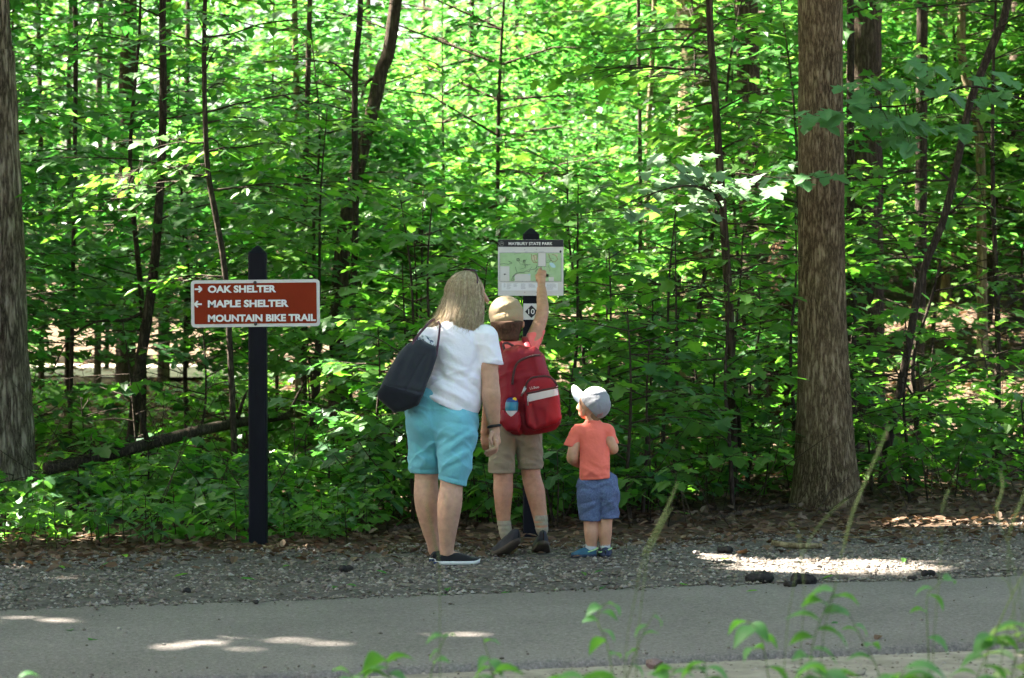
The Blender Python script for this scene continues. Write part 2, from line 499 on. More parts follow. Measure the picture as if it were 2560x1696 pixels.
def path_pt(c, t):
    w0 = .09 * (vnoise(t * 1.6, t * 0, 21) - .5) + .045 * (vnoise(t * 14, t * 0 + 4, 22) - .5)
    w1 = .05 * (vnoise(t * 2, t * 0 + 9, 23) - .5) + .02 * (vnoise(t * 13, t * 0 + 2, 24) - .5)
    s = (1 - c) * (-PATHW + w1) + c * w0
    x = t * PC - s * PS; y = 12.8 + s * PC + t * PS
    e = np.minimum(c, 1 - c)
    z = np.where(e < .002, -.045, np.where(e < .01, -.009, .0)) + .012 * np.clip(e * 2, 0, 1)
    return np.stack([x, y, z], 1)
V, p = sheet(cross, tt, path_pt)
path = tag(link('path', mesh_np('path', V, p, True, [M['asphalt']])), 'grey weathered asphalt trail', 'path', kind='structure')

M['gravel_bed'] = mat('dusty_gravel_bed', [(.055, .046, .039), (.095, .082, .072), (.15, .132, .118)], 26, .95, .9, 60, spec=.1)
ss = axis([(0.0, 2.3, 60)])
tg_ = axis([(-30, -5, 40), (-5, 5, 260), (5, 30, 40)])
def shoulder_pt(c, t):
    s = c * (1 + .22 * (vnoise(t * 1.2, t * 0, 31) - .5) * sstep(1.2, 2.3, c))
    v = st(s, t, .006)
    v[:, 2] += .012 * (vnoise(v[:, 0] * 9, v[:, 1] * 9, 33) - .5) - .012 * sstep(2.0, 2.3, c)
    return v
V, p = sheet(ss, tg_, shoulder_pt)
shoulder = tag(link('gravel_shoulder', mesh_np('gravel_shoulder', V, p, True, [M['gravel_bed']])), 'grey gravel shoulder between trail and trees', 'gravel', kind='structure')
M['sand'] = mat('pale_sandy_soil', [(.16, .135, .105), (.25, .215, .17), (.33, .29, .235)], 7, .95, .8, 40, spec=.1)
V, p = sheet(axis([(-PATHW - 3.6, -PATHW, 60)]), tg_, lambda c, t: st(c + .05 * (vnoise(t * 2.2, c, 37) - .5) * (c > -PATHW - 3), t, .004))
verge = tag(link('verge', mesh_np('verge', V, p, True, [M['sand']])), 'pale sandy verge along the near side of the trail', 'verge', kind='structure')

tx = np.linspace(-12.5, -4.4, 40)  # pale sheet added to whiten the sunlit floor of the clearing
V, p = sheet(np.array([-1.0, -.8, 0, .8, 1.0]), tx, lambda c, x: np.stack([x, 45.6 + .5 * np.sin(x * .35) + c * (2.9 + .7 * vnoise(x * .8, x * 0, 71)), np.full_like(x, .06) + .10 * (1 - np.abs(c))], 1))
tag(link('forest_trail', mesh_np('forest_trail', V, p, True, [M['sand']])), 'pale sandy trail added to whiten the sunlit clearing', 'trail', kind='structure')
# stones
t_ = (1 + 5 ** .5) / 2
ICO = np.array([(-1, t_, 0), (1, t_, 0), (-1, -t_, 0), (1, -t_, 0), (0, -1, t_), (0, 1, t_), (0, -1, -t_), (0, 1, -t_), (t_, 0, -1), (t_, 0, 1), (-t_, 0, -1), (-t_, 0, 1)]) / 1.902
ICOF = np.array([(0, 11, 5), (0, 5, 1), (0, 1, 7), (0, 7, 10), (0, 10, 11), (1, 5, 9), (5, 11, 4), (11, 10, 2), (10, 7, 6), (7, 1, 8), (3, 9, 4), (3, 4, 2), (3, 2, 6), (3, 6, 8), (3, 8, 9), (4, 9, 5), (2, 4, 11), (6, 2, 10), (8, 6, 7), (9, 8, 1)])
def stone_mat(name, cols):
    m, t, b, o = new_mat(name)
    b.inputs['Roughness'].default_value = .85; b.inputs['Specular IOR Level'].default_value = .2
    g = t.nodes.new('ShaderNodeNewGeometry')
    r = ramp(t, [(i / (len(cols) - 1), c) for i, c in enumerate(cols)])
    t.links.new(g.outputs['Random Per Island'], r.inputs[0])
    tc = t.nodes.new('ShaderNodeTexCoord'); n = N(t, 'ShaderNodeTexNoise', Scale=70.0, Detail=4)
    t.links.new(tc.outputs['Object'], n.inputs['Vector'])
    r2 = ramp(t, [(.3, (.7, .7, .7)), (.7, (1.2, 1.2, 1.2))]); t.links.new(n.outputs['Fac'], r2.inputs[0])
    mx = t.nodes.new('ShaderNodeMix'); mx.data_type = 'RGBA'; mx.blend_type = 'MULTIPLY'; mx.inputs[0].default_value = 1
    t.links.new(r.outputs[0], mx.inputs[6]); t.links.new(r2.outputs[0], mx.inputs[7]); t.links.new(mx.outputs[2], b.inputs['Base Color'])
    return m
M['stone'] = stone_mat('mixed_gravel', [(.05, .04, .031), (.10, .08, .062), (.145, .12, .098), (.21, .182, .152), (.11, .083, .06), (.30, .27, .235), (.165, .128, .098)])
OCT = np.array([(1, 0, 0), (0, 1, 0), (-1, 0, 0), (0, -1, 0), (0, 0, 1), (0, 0, -1)], float) * 1.12
OCTF = np.array([(0, 1, 4), (1, 2, 4), (2, 3, 4), (3, 0, 4), (1, 0, 5), (2, 1, 5), (3, 2, 5), (0, 3, 5)])
def stones_np(pos, size, fine=False):
    n = len(pos); B_, F_ = (OCT, OCTF) if fine else (ICO, ICOF); nv = len(B_)
    jit = 1 + .5 * (rng.random((n, nv, 1)) - .5)
    ax = np.stack([rng.uniform(.75, 1.25, n), rng.uniform(.6, 1.0, n), rng.uniform(.42, .7, n)], 1)
    a = rng.uniform(0, 2 * math.pi, n); c, s = np.cos(a), np.sin(a)
    v = B_[None] * jit * ax[:, None] * size[:, None, None]
    x = v[..., 0] * c[:, None] - v[..., 1] * s[:, None]; y = v[..., 0] * s[:, None] + v[..., 1] * c[:, None]
    v = np.stack([x, y, v[..., 2]], 2) + pos[:, None]
    return v.reshape(-1, 3), [(F_[None] + (np.arange(n) * nv)[:, None, None]).reshape(-1, 3)]
n = 18000
s = rng.beta(1.15, 1.25, n) * 2.5 + rng.normal(0, .02, n); t = rng.uniform(-3.9, 4.2, n)
s = np.where(rng.random(n) < .04, -np.abs(rng.normal(0, .05, n)), np.abs(s) + .004)
pos = st(s, t); size = np.clip(rng.lognormal(-4.72, .36, n), .005, .020)
pos[:, 2] += size * .18 + .006
pos[:, 2] = np.where(s < .03, np.maximum(pos[:, 2], size * .35 + .002), pos[:, 2])
V, p = stones_np(pos, size, True)
tag(link('gravel', mesh_np('gravel', V, p, False, [M['stone']])), 'small grey stones packed on the gravel shoulder', 'gravel', kind='stuff')
s = rng.uniform(-PATHW - 1.4, -PATHW - .02, 2600); t = rng.uniform(-3.2, 3.4, 2600)
pos = st(s, t, .004); size = np.clip(rng.lognormal(-5.1, .4, 2600), .003, .013)
V, p = stones_np(pos, size, True)
tag(link('verge_gravel', mesh_np('verge_gravel', V, p, False, [M['stone']])), 'fine grit scattered on the sandy verge', 'gravel', kind='stuff')
s = np.concatenate([rng.uniform(-PATHW, 0, 160), -np.abs(rng.normal(0, .12, 260)), -PATHW + np.abs(rng.normal(0, .1, 160))]); t = rng.uniform(-3.0, 3.3, len(s))
pos = st(s, t); pos[:, 2] = .012; size = np.clip(rng.lognormal(-5.3, .4, len(s)), .003, .010)
V, p = stones_np(pos, size)
tag(link('path_grit', mesh_np('path_grit', V, p, False, [M['stone']])), 'loose grit scattered on the asphalt', 'gravel', kind='stuff')
# the biggest stones, each its own piece of the shoulder
protos = []
for k in range(8):
    V, p = stones_np(np.zeros((1, 3)), np.array([1.0]))
    protos.append(mesh_np('stone', V, p, False, [M['stone_big'] if 'stone_big' in M else M['stone']]))
for k in range(280):
    s_, t_k = abs(random.betavariate(1.2, 1.5) * 2.2) + .03, random.uniform(-3.1, 3.5)
    q = st(np.array([s_]), np.array([t_k]))[0]
    z = random.uniform(.013, .028)
    o = link('stone', protos[k % 8], shoulder, loc=(q[0], q[1], q[2] + z * .25 + .004))
    o.scale = (z, z, z); o.rotation_euler = (0, 0, random.uniform(0, 6.28))

# fallen leaves on the floor
def litter(n, srange, trange, size, dens=lambda x, y: 1.0, lift=.012):
    L = Leaves()
    s = rng.uniform(*srange, n); t = rng.uniform(*trange, n)
    q = st(s, t)
    k = rng.random(n) < dens(q[:, 0], q[:, 1]); q = q[k]; n = len(q)
    q[:, 2] += rng.uniform(.006, lift * 3, n)
    L.add(q, rng.uniform(0, 6.28, n), rng.normal(-.08, .22, n), rng.normal(0, .45, n), rng.uniform(*size, n))
    return L
L = litter(9000, (1.25, 6.5), (-4.6, 5.4), (.04, .085), lambda x, y: sstep(1.3, 2.5, path_s(x, y) + .7 * (vnoise(x * 2, y * 2, 8) - .5)))
link_ = link('leaf_litter', L.mesh('leaf_litter', 'oval', M['leaf_dry']))
tag(link_, 'dry brown leaves strewn under the edge of the wood', 'leaf litter', kind='stuff')
L = litter(34000, (6.5, 40), (-14, 16), (.09, .17))
tag(link('far_leaf_litter', L.mesh('far_leaf_litter', 'diamond', M['leaf_dry'])), 'dry leaves covering the wooded slope', 'leaf litter', kind='stuff')
tmpl = []
for k in range(5):
    L = Leaves(); L.add(np.zeros((1, 3)), 0.0, random.uniform(-.2, .1), random.uniform(-.4, .4), 1.0)
    tmpl.append(L.mesh('fallen_leaf', 'lobed' if k % 2 else 'oval', M['leaf_dry']))
for k in range(240):
    s_ = 1.15 + random.betavariate(1.6, 2.0) * 2.6; t_k = random.uniform(-3.2, 3.7)
    q = st(np.array([s_]), np.array([t_k]))[0]
    o = link('fallen_leaf', tmpl[k % 5], ground, loc=(q[0], q[1], q[2] + random.uniform(.022, .045)))
    z = random.uniform(.045, .095); o.scale = (z, z, z); o.rotation_euler = (random.uniform(-.35, .35), random.uniform(-.35, .35), random.uniform(0, 6.28))
# a few green and yellow leaves blown onto the shoulder and the asphalt
for k, (x, y, mm) in enumerate(((865, 1478, 'leaf'), (845, 1482, 'leaf_blue'), (1090, 1484, 'leaf_blue'), (1120, 1478, 'leaf'), (1395, 1475, 'leaf_yellow'), (1515, 1472, 'leaf_blue'), (1280, 1478, 'leaf'), (1700, 1468, 'leaf_yellow'),
                                (1455, 1445, 'leaf_yellow'), (1510, 1440, 'leaf_blue'), (1800, 1413, 'leaf_yellow'), (310, 1402, 'leaf_yellow'), (290, 1425, 'leaf'), (150, 1432, 'leaf_yellow'), (470, 1448, 'leaf_yellow'), (600, 1462, 'leaf'),
                                (725, 1425, 'leaf_yellow'), (940, 1440, 'leaf'), (180, 1584, 'leaf'), (220, 1608, 'leaf'), (2093, 1562, 'leaf_blue'), (1895, 1484, 'leaf_yellow'), (2260, 1408, 'leaf_yellow'), (2085, 1446, 'leaf_yellow'), (2470, 1368, 'leaf_dry'), (350, 1390, 'leaf_dry'), (240, 1530, 'leaf_dry'), (2200, 1596, 'leaf_dry'))):
    L = Leaves(); L.add(np.zeros((1, 3)), 0, .0, 0, 1.0)
    q = Gp(x, y)
    on_path = path_s(q[0], q[1]) < 0
    z = .014 if on_path else float(gz(q[0], q[1])) + .034
    o = link('fallen_leaf', L.mesh('fallen_leaf', 'oval', M[mm]), path if on_path else shoulder, loc=(q[0], q[1], z))
    sz = random.uniform(.055, .085); o.scale = (sz, sz, sz); o.rotation_euler = (random.uniform(-.2, .2), random.uniform(-.1, .3), random.uniform(0, 6.28))

# ------------------------------------------------------------------ trees
def spray(L, tw, p0, az, length, rise, size, r0=.008, step=.5, droop=.2, sag=.16, gap=.10, fill=1.0):
    """a near-horizontal branch with side twigs and leaves along them"""
    k = 6
    t = np.linspace(0, 1, k)
    wob = np.cumsum(rng.normal(0, .09, k)); wob -= wob[0]
    a = az + wob
    seg = length / (k - 1)
    dx = np.concatenate([[0], np.cumsum(np.cos(a[1:]) * seg)]); dy = np.concatenate([[0], np.cumsum(np.sin(a[1:]) * seg)])
    z = rise * t * length - sag * length * t ** 2 + np.concatenate([[0], np.cumsum(rng.normal(0, .012 * length, k - 1))])
    pts = np.asarray(p0) + np.stack([dx, dy, z], 1)
    if tw is not None:
        tw.add(*tube(pts, np.linspace(r0, r0 * .25, k), 4, False))
    nt_ = max(2, int(length / (.16 * step * 2)))
    for i in range(nt_):
        f = .18 + .82 * (i + rng.random()) / nt_
        j = min(int(f * (k - 1)), k - 2); g = f * (k - 1) - j
        q = pts[j] * (1 - g) + pts[j + 1] * g
        sd = 1 if i % 2 else -1
        ta = a[j + 1] + sd * rng.uniform(.5, 1.05) * (1 if f < .93 else .25)
        tl = length * rng.uniform(.22, .42) * (1.15 - .55 * f)
        nl = max(2, int(tl / gap * fill)) + 1
        u = (np.arange(nl) + rng.random(nl) * .6 + .3) / nl
        zz = q[2] + tl * u * rng.normal(.04, .12) - .22 * tl * u ** 2 + rng.normal(0, .018, nl)
        pos = np.stack([q[0] + np.cos(ta) * tl * u, q[1] + np.sin(ta) * tl * u, zz], 1)
        if tw is not None and tl > .15:
            e = np.array([q[0] + np.cos(ta) * tl, q[1] + np.sin(ta) * tl, zz[-1]])
            tw.add(*tube(np.array([q, (q + e) / 2 + [0, 0, .015], e]), [r0 * .4, r0 * .3, r0 * .18], 3, False))
        side = np.where(np.arange(nl) % 2, 1, -1)
        L.add(pos, ta + side * rng.uniform(.3, 1.1, nl), rng.normal(droop, .2, nl), rng.normal(0, .24, nl), size * rng.uniform(.55, 1.35, nl))
    return pts
def fan(L, p0, az, length, rise, n, size, spread=.6, sag=.2, droop=.2):
    """a layered bough seen from afar: leaves spread over a flat fan"""
    u = np.sqrt(rng.random(n)) ; a = az + rng.normal(0, spread, n) * (.35 + .65 * u)
    pos = np.stack([p0[0] + np.cos(a) * u * length, p0[1] + np.sin(a) * u * length,
                    p0[2] + rise * u * length - sag * length * u ** 2 + rng.normal(0, .03 * length, n)], 1)
    L.add(pos, a + rng.normal(0, .8, n), rng.normal(droop, .22, n), rng.normal(0, .25, n), size * rng.uniform(.5, 1.4, n))
def canopy(L, c, R_, hgt, n, size, clumps=34):
    """a broad crown of leaf clumps"""
    cc = rng.normal(0, 1, (clumps, 3)); cc /= np.linalg.norm(cc, axis=1)[:, None]
    cc *= (rng.random((clumps, 1)) ** (1 / 2.2)) * [[R_, R_, hgt]]
    k = rng.integers(0, clumps, n)
    w = rng.uniform(.14, .27, clumps) * R_
    pos = np.asarray(c) + cc[k] + rng.normal(0, 1, (n, 3)) * w[k][:, None] * [1, 1, .55]
    L.add(pos, rng.uniform(0, 6.28, n), rng.normal(.3, .3, n), rng.normal(0, .35, n), size * rng.uniform(.7, 1.25, n))
    return np.asarray(c) + cc

def trunk_mesh(tw, pts, radii, n=12, ridges=0, amp=.0, flare=0):
    """tapered trunk with furrows cut into it"""
    k = max(10, int(len(pts) * 6)) if not ridges else max(150, len(pts) * 24)
    path_ = smooth_path(pts, k)
    rr = np.interp(np.linspace(0, 1, k), np.linspace(0, 1, len(radii)), radii)
    V, polys = tube(path_, rr, n, True)
    if ridges or flare:
        ang = (np.arange(k * n) % n) * 2 * math.pi / n; h = np.repeat(path_[:, 2] - path_[0, 2], n)
        ctr = np.repeat(path_, n, 0); off = V[:k * n] - ctr
        rel = np.ones(k * n)
        if ridges:
            tw_ = .35 * h
            a2 = ang * ridges / (2 * math.pi)
            nz = vnoise((a2 + .6 * vnoise(h * 2.5, a2 * .5, 3)) % ridges * 1.0, h * 1.7, 5) * .6 + vnoise((a2 * 2.1), h * 3.5, 9) * .4
            rel += amp * (np.abs(nz - .5) * 2 - .5)
            rel += .05 * (vnoise(np.cos(ang) * 1.3 + 5, np.sin(ang) * 1.3 + h * .7, 13) - .5)
        if flare:
            rel += flare * np.exp(-np.maximum(h, 0) / .22) * (.45 + .9 * vnoise(np.cos(ang) * 1.6 + 9, np.sin(ang) * 1.6 + 3, 17))
        V[:k * n] = ctr + off * rel[:, None]
    tw.add(V, polys)
    return path_, rr

def px_trunk(uv, Y, widths):
    pts = []
    for q in uv:
        pts.append(Q(q[0], q[1], Y + (q[2] if len(q) > 2 else 0)))
    pts = np.array(pts)
    x, y = pts[0][0], pts[0][1]
    pts[0][2] = min(pts[0][2], float(gz(x, y)) + .0) if pts[0][2] < .4 else float(gz(x, y))
    pts[0][2] = float(gz(x, y)) - .06
    return pts, np.array(widths, float) * K * m_per_px(Y) / 2

def tree(name, label, uv, Y, widths, bark, top=None, group=None, limbs=(), cat='tree', seg=12, ridges=0, amp=0, flare=0,
         boughs=0, bough_z=(1.0, 4.0), bough_len=(.6, 1.3), size=.11, leafkind='maple', leafmat='leaf', crown=None, twig_r=.008, az=None, culled=True, fill=1.0, extra_sprays=()):
    pts, rr = px_trunk(uv, Y, widths)
    if top:
        d = (pts[-1] - pts[-2]); d /= np.linalg.norm(d); d = d * .5 + np.array([0, 0, .5]); d /= np.linalg.norm(d)
        e = pts[-1] + d * (top - pts[-1][2])
        pts = np.concatenate([pts, [(pts[-1] + e) / 2 + rng.normal(0, .06, 3), e]])
        rr = np.concatenate([rr, [rr[-1] * .75, rr[-1] * .3]])
    root = empty(name, (pts[0][0], pts[0][1], float(gz(pts[0][0], pts[0][1]))))
    tag(root, label, cat, group)
    tw = MB()
    path_, r_ = trunk_mesh(tw, pts, rr, seg, ridges, amp, flare)
    L = Leaves()
    for uvl, w0, w1, sp in limbs:
        lp = np.array([Q(q[0], q[1], Y + (q[2] if len(q) > 2 else 0)) for q in uvl])
        s0 = smooth_path(lp, len(lp) * 4)
        tw.add(*tube(s0, np.linspace(w0, w1, len(s0)) * K * m_per_px(Y) / 2, 6, True))
        for k in range(sp):
            f = .3 + .7 * (k + .5) / sp
            q = s0[int(f * (len(s0) - 1))]; dd = s0[min(len(s0) - 1, int(f * (len(s0) - 1)) + 1)] - s0[max(0, int(f * (len(s0) - 1)) - 1)]
            spray(L, tw, q, math.atan2(dd[1], dd[0]) + (1 if k % 2 else -1) * rng.uniform(.3, .9), rng.uniform(.45, .85), .05, size, twig_r * .7, fill=fill)
    zt = path_[:, 2]
    for k in range(boughs):
        z = bough_z[0] + (bough_z[1] - bough_z[0]) * (k + rng.random()) / boughs
        i = int(np.argmin(np.abs(zt - z)))
        a = rng.uniform(0, 6.28) if az is None else rng.uniform(*az)
        spray(L, tw, path_[i], a, rng.uniform(*bough_len), rng.uniform(.0, .45), size, twig_r, fill=fill)
    for (q, a, ln) in extra_sprays:
        spray(L, tw, q, a, ln, .1, size, twig_r, fill=fill)
    if crown:
        ck = canopy(L2 := Leaves(), (pts[-1][0] + crown.get('dx', 0), pts[-1][1] + crown.get('dy', 0), crown['z']), crown['r'], crown['h'], crown['n'], crown.get('size', .3))
        top_p = path_[-1]
        for c in ck[::5]:
            b = path_[int(len(path_) * .8)]
            if not sun_open(b + (c - b) * np.linspace(0, 1, 12)[:, None], .2).all(): continue
            tw.add(*tube(np.array([b, (b + c) / 2 + [0, 0, .4], c]), [rr[-1] * .6, rr[-1] * .35, .01], 4, False))
    tw.build('trunk', bark, root)
    if L.count():
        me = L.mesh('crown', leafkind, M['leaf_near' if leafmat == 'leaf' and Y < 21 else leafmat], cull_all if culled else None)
        if me: link('crown' if not crown else 'leaves', me, root)
    if crown:
        me = L2.mesh('crown', 'diamond', M['leaf'], canopy_open)
        if me: link('crown', me, root)
    return root

THIN += [(590, -50, 1120, 250, 40, .25), (1240, 260, 1640, 450, 34, .45), (2180, -50, 2600, 700, 27, .4), (2160, 700, 2600, 1000, 24, .5), (120, 780, 520, 900, 34, .5), (1560, 560, 1980, 800, 24, .45), (60, -50, 560, 260, 34, .55), (1100, -50, 1900, 260, 34, .55)]
# the view past the near leaves onto things that show clear in the photograph (photo px, nothing nearer than the depth)
CLEAR += [(470, 610, 810, 830, 18.5), (615, 600, 680, 1400, 16.5), (1238, 560, 1420, 745, 17.2), (940, 660, 1430, 1420, 16.4), (1400, 940, 1560, 1420, 16.0),
          (1985, 0, 2125, 170, 17.95), (1985, 280, 2125, 400, 17.95), (1985, 500, 2150, 1270, 18.2), (0, 0, 85, 1200, 18.7), (1990, 170, 2070, 240, 17.95),
          (160, 905, 490, 955, 46), (1300, 570, 1356, 620, 17.2)]

for u_, v_ in ((150, 1075), (230, 1058), (310, 1036), (390, 1015), (470, 994), (540, 980)):
    CLEAR.append(((u_ - 34) * K, (v_ - 20) * K, (u_ + 34) * K, (v_ + 20) * K, 18.6))
t_left = tree('big_tree', 'thick trunk of grey deeply furrowed bark beside a fallen log', [(10, 1150), (6, 1050), (-4, 800), (-10, 500), (-22, 150), (-36, -60)], 18.8, [172, 150, 140, 126, 116, 108],
     M['bark_grey'], top=15, seg=72, ridges=22, amp=.10, flare=.12, crown=dict(z=13, r=5.5, h=3.6, n=7500))
t_right = tree('big_tree', 'straight thick tan-brown trunk flaring at its foot beside the gravel', [(1907, 1166), (1907, 1100), (1905, 950), (1900, 700), (1897, 300), (1896, -40)], 17.9, [150, 140, 128, 112, 107, 104],
     M['bark_tan'], top=15, seg=72, ridges=34, amp=.05, flare=.36, crown=dict(z=13.5, r=5.5, h=3.6, n=5200))
tree('big_tree', 'dark furrowed trunk standing close behind the straight tan trunk', [(2000, 1060), (2000, 900), (1998, 600), (1998, 300), (2000, -40)], 24.5, [104, 92, 88, 84, 80],
     M['bark_mid'], top=16, seg=48, ridges=20, amp=.12, flare=.1, crown=dict(z=14, r=5.0, h=3.5, n=3200))
tree('sapling_tree', 'dark narrow trunk between the two thick trunks', [(1975, 1120), (1970, 900), (1968, 600), (1966, 300), (1964, -40)], 22.0, [24, 22, 20, 18, 16], M['bark_dark'], top=7, seg=10, boughs=5, bough_z=(3.5, 5))
tree('big_tree', 'dark broad trunk with stringy bark behind the bare sapling', [(1755, 880), (1752, 760), (1742, 560), (1735, 300), (1725, 0)], 27.0, [84, 74, 66, 60, 54], M['bark_mid'], top=15, seg=40, ridges=16, amp=.16, crown=dict(z=14, r=5, h=3.5, n=3200))
tree('big_tree', 'pale grey ridged trunk partly screened by maple leaves', [(1612, 800), (1610, 620), (1606, 400), (1604, 200), (1600, 0)], 31.0, [92, 84, 80, 76, 74], M['bark_pale'], top=16, seg=40, ridges=18, amp=.1, crown=dict(z=15, r=5, h=3.5, n=3200))
tree('dead_tree', 'broken orange-brown rotting stump behind the tan trunk', [(1822, 860), (1820, 760), (1815, 660), (1808, 600), (1800, 560)], 25.5, [96, 90, 84, 70, 30], M['dead_wood'], seg=32, ridges=9, amp=.22, cat='stump')
# saplings whose stems show in the photograph
tree('maple_sapling', 'kinked dark sapling stem rising behind the brown sign', [(543, 1105), (540, 1000), (534, 860), (525, 690), (515, 590), (497, 490), (481, 400), (475, 300), (472, 150), (474, 0)], 19.0, [16, 15, 14, 14, 14, 14, 13, 12, 11, 10],
     M['bark_dark'], top=6.0, seg=10, boughs=16, bough_z=(2.3, 4.3), bough_len=(.7, 1.4), size=.115, leafkind='oval', fill=1.0,
     limbs=[([(483, 408), (445, 410), (400, 425), (350, 455), (300, 490), (240, 545)], 6, 2, 5), ([(476, 330), (440, 330), (410, 318)], 5, 2, 2), ([(492, 440), (540, 435), (620, 425), (700, 430)], 6, 2, 4),
            ([(478, 285), (520, 275), (545, 268)], 5, 2, 2), ([(484, 380), (420, 385), (360, 400), (330, 420)], 5, 2, 4), ([(520, 640), (480, 640), (420, 655)], 5, 2, 3)])
tree('maple_sapling', 'leaning dark brown sapling trunk crossing behind the fallen log', [(296, 1120), (305, 1020), (320, 870), (343, 720), (358, 600), (367, 480), (375, 330), (377, 150), (376, 0)], 21.0, [28, 27, 26, 24, 22, 20, 19, 17, 16],
     M['bark_dark'], top=7, seg=12, boughs=14, bough_z=(2.0, 4.8), bough_len=(.8, 1.6), size=.115, limbs=[([(345, 715), (290, 740), (220, 745), (160, 785), (125, 850)], 9, 3, 2), ([(335, 760), (290, 770)], 5, 2, 1)])
tree('maple_sapling', 'slim dark stem hanging bare beside the grey furrowed trunk', [(160, 1000), (168, 700), (172, 400), (175, 160), (173, 0)], 23.0, [10, 10, 10, 11, 12], M['bark_dark'], top=6, seg=8, boughs=12, bough_z=(2.2, 4.5), bough_len=(.8, 1.5))
tree('leaning_tree', 'grey-brown trunk leaning over and forking low behind the brown sign', [(778, 900), (782, 780), (790, 600), (815, 440), (850, 300), (880, 170), (915, 0)], 25.0, [44, 42, 38, 36, 34, 32, 30], M['bark_mid'], top=12, seg=24, ridges=9, amp=.08,
     boughs=8, bough_z=(2.5, 5), bough_len=(.9, 1.7), limbs=[([(880, 175), (850, 190), (835, 225)], 9, 5, 2), ([(805, 500), (812, 470), (822, 440)], 12, 8, 0)], crown=dict(z=12, r=4.5, h=3, n=2600))
tree('maple_sapling', 'straight dark stem rising beside the leaning trunk', [(806, 960), (808, 880), (815, 700), (822, 500), (820, 300), (822, 150), (833, 0)], 23.0, [17, 16, 16, 15, 15, 14, 14], M['bark_dark'], top=7, seg=10, boughs=14, bough_z=(2.2, 5), bough_len=(.8, 1.5), limbs=[([(820, 190), (790, 160), (760, 140)], 6, 3, 2)])
tree('maple_sapling', 'smooth bare sapling stem standing among maple leaves before the stringy trunk', [(1697, 1140), (1695, 1040), (1690, 880), (1685, 700), (1670, 480), (1660, 330), (1650, 180), (1640, 0)], 18.4, [24, 22, 21, 20, 19, 18, 17, 16],
     M['bark_mid'], top=6.5, seg=12, boughs=14, bough_z=(1.9, 4.4), bough_len=(.6, 1.3), size=.115, limbs=[([(1653, 205), (1630, 165), (1560, 160), (1500, 155), (1440, 165)], 7, 3, 6), ([(1648, 60), (1610, 70), (1570, 110)], 8, 4, 2), ([(1684, 700), (1650, 690), (1620, 660), (1560, 650)], 5, 2, 3), ([(1686, 730), (1640, 740), (1590, 745), (1530, 760)], 5, 2, 4)])
tree('maple_sapling', 'curved dark sapling sweeping outwards from behind the tall seed spike', [(2036, 1150), (2050, 1040), (2075, 930), (2100, 800), (2130, 640), (2180, 510), (2212, 380), (2245, 230), (2300, 90), (2330, 0)], 19.4, [22, 22, 20, 19, 18, 18, 17, 18, 20, 18],
     M['bark_dark'], top=7, seg=12, boughs=12, bough_z=(1.6, 4.2), bough_len=(.6, 1.2), limbs=[([(2130, 640), (2100, 600), (2060, 540), (1985, 480)], 6, 2, 3), ([(2200, 420), (2160, 395), (2090, 400), (2040, 420)], 6, 2, 3), ([(2185, 500), (2220, 470), (2260, 420)], 6, 3, 2)])
tree('maple_sapling', 'thin forked stem holding leafy twigs right of the tan trunk'.replace('right of', 'beyond'), [(2115, 1150), (2117, 1040), (2118, 930), (2110, 860), (2120, 790), (2150, 700), (2175, 600)], 20.0, [12, 12, 11, 9, 8, 7, 5], M['bark_dark'], seg=8, boughs=8, bough_z=(.7, 2.0), bough_len=(.5, .9),
     limbs=[([(2118, 930), (2150, 890), (2220, 850), (2300, 820), (2367, 800)], 7, 3, 5), ([(2117, 925), (2080, 870), (2040, 820), (1990, 800)], 6, 3, 3)])
tree('forest_tree', 'dark straight trunk standing behind the curved sapling', [(2118, 960), (2122, 800), (2128, 600), (2130, 300), (2132, 0)], 27.0, [36, 30, 28, 27, 26], M['bark_dark'], top=13, seg=14, boughs=6, bough_z=(3, 6), crown=dict(z=12, r=4, h=3, n=2200))
tree('forest_tree', 'pale sunlit slender trunk on the wooded slope', [(2272, 900), (2270, 700), (2268, 500), (2262, 300), (2225, 140), (2222, 0)], 29.0, [30, 24, 23, 22, 21, 20], M['bark_pale'], top=13, seg=14, crown=dict(z=12, r=4, h=3, n=2200))
tree('forest_tree', 'light grey trunk on the slope beyond the dark straight trunk', [(2182, 800), (2181, 600), (2180, 300), (2178, 0)], 34.0, [34, 30, 28, 26], M['bark_pale'], top=15, seg=14, crown=dict(z=14, r=4.5, h=3, n=2200))
tree('forest_tree', 'thin grey trunk on the slope beside the pale sunlit one', [(2228, 760), (2226, 500), (2224, 200), (2222, 0)], 36.0, [22, 19, 18, 17], M['bark_mid'], top=15, seg=12, crown=dict(z=14, r=4, h=3, n=1800))
tree('forest_tree', 'broad dark trunk far up the wooded slope', [(2340, 700), (2342, 480), (2352, 250), (2362, 0)], 38.0, [62, 56, 50, 46], M['bark_mid'], top=16, seg=16, crown=dict(z=15, r=5, h=3.5, n=2200))
tree('forest_tree', 'leaning dark trunk high on the slope behind leaves', [(2280, 560), (2310, 420), (2345, 280), (2375, 150)], 32.0, [26, 24, 22, 20], M['bark_dark'], top=12, seg=12, boughs=4, bough_z=(3, 6))
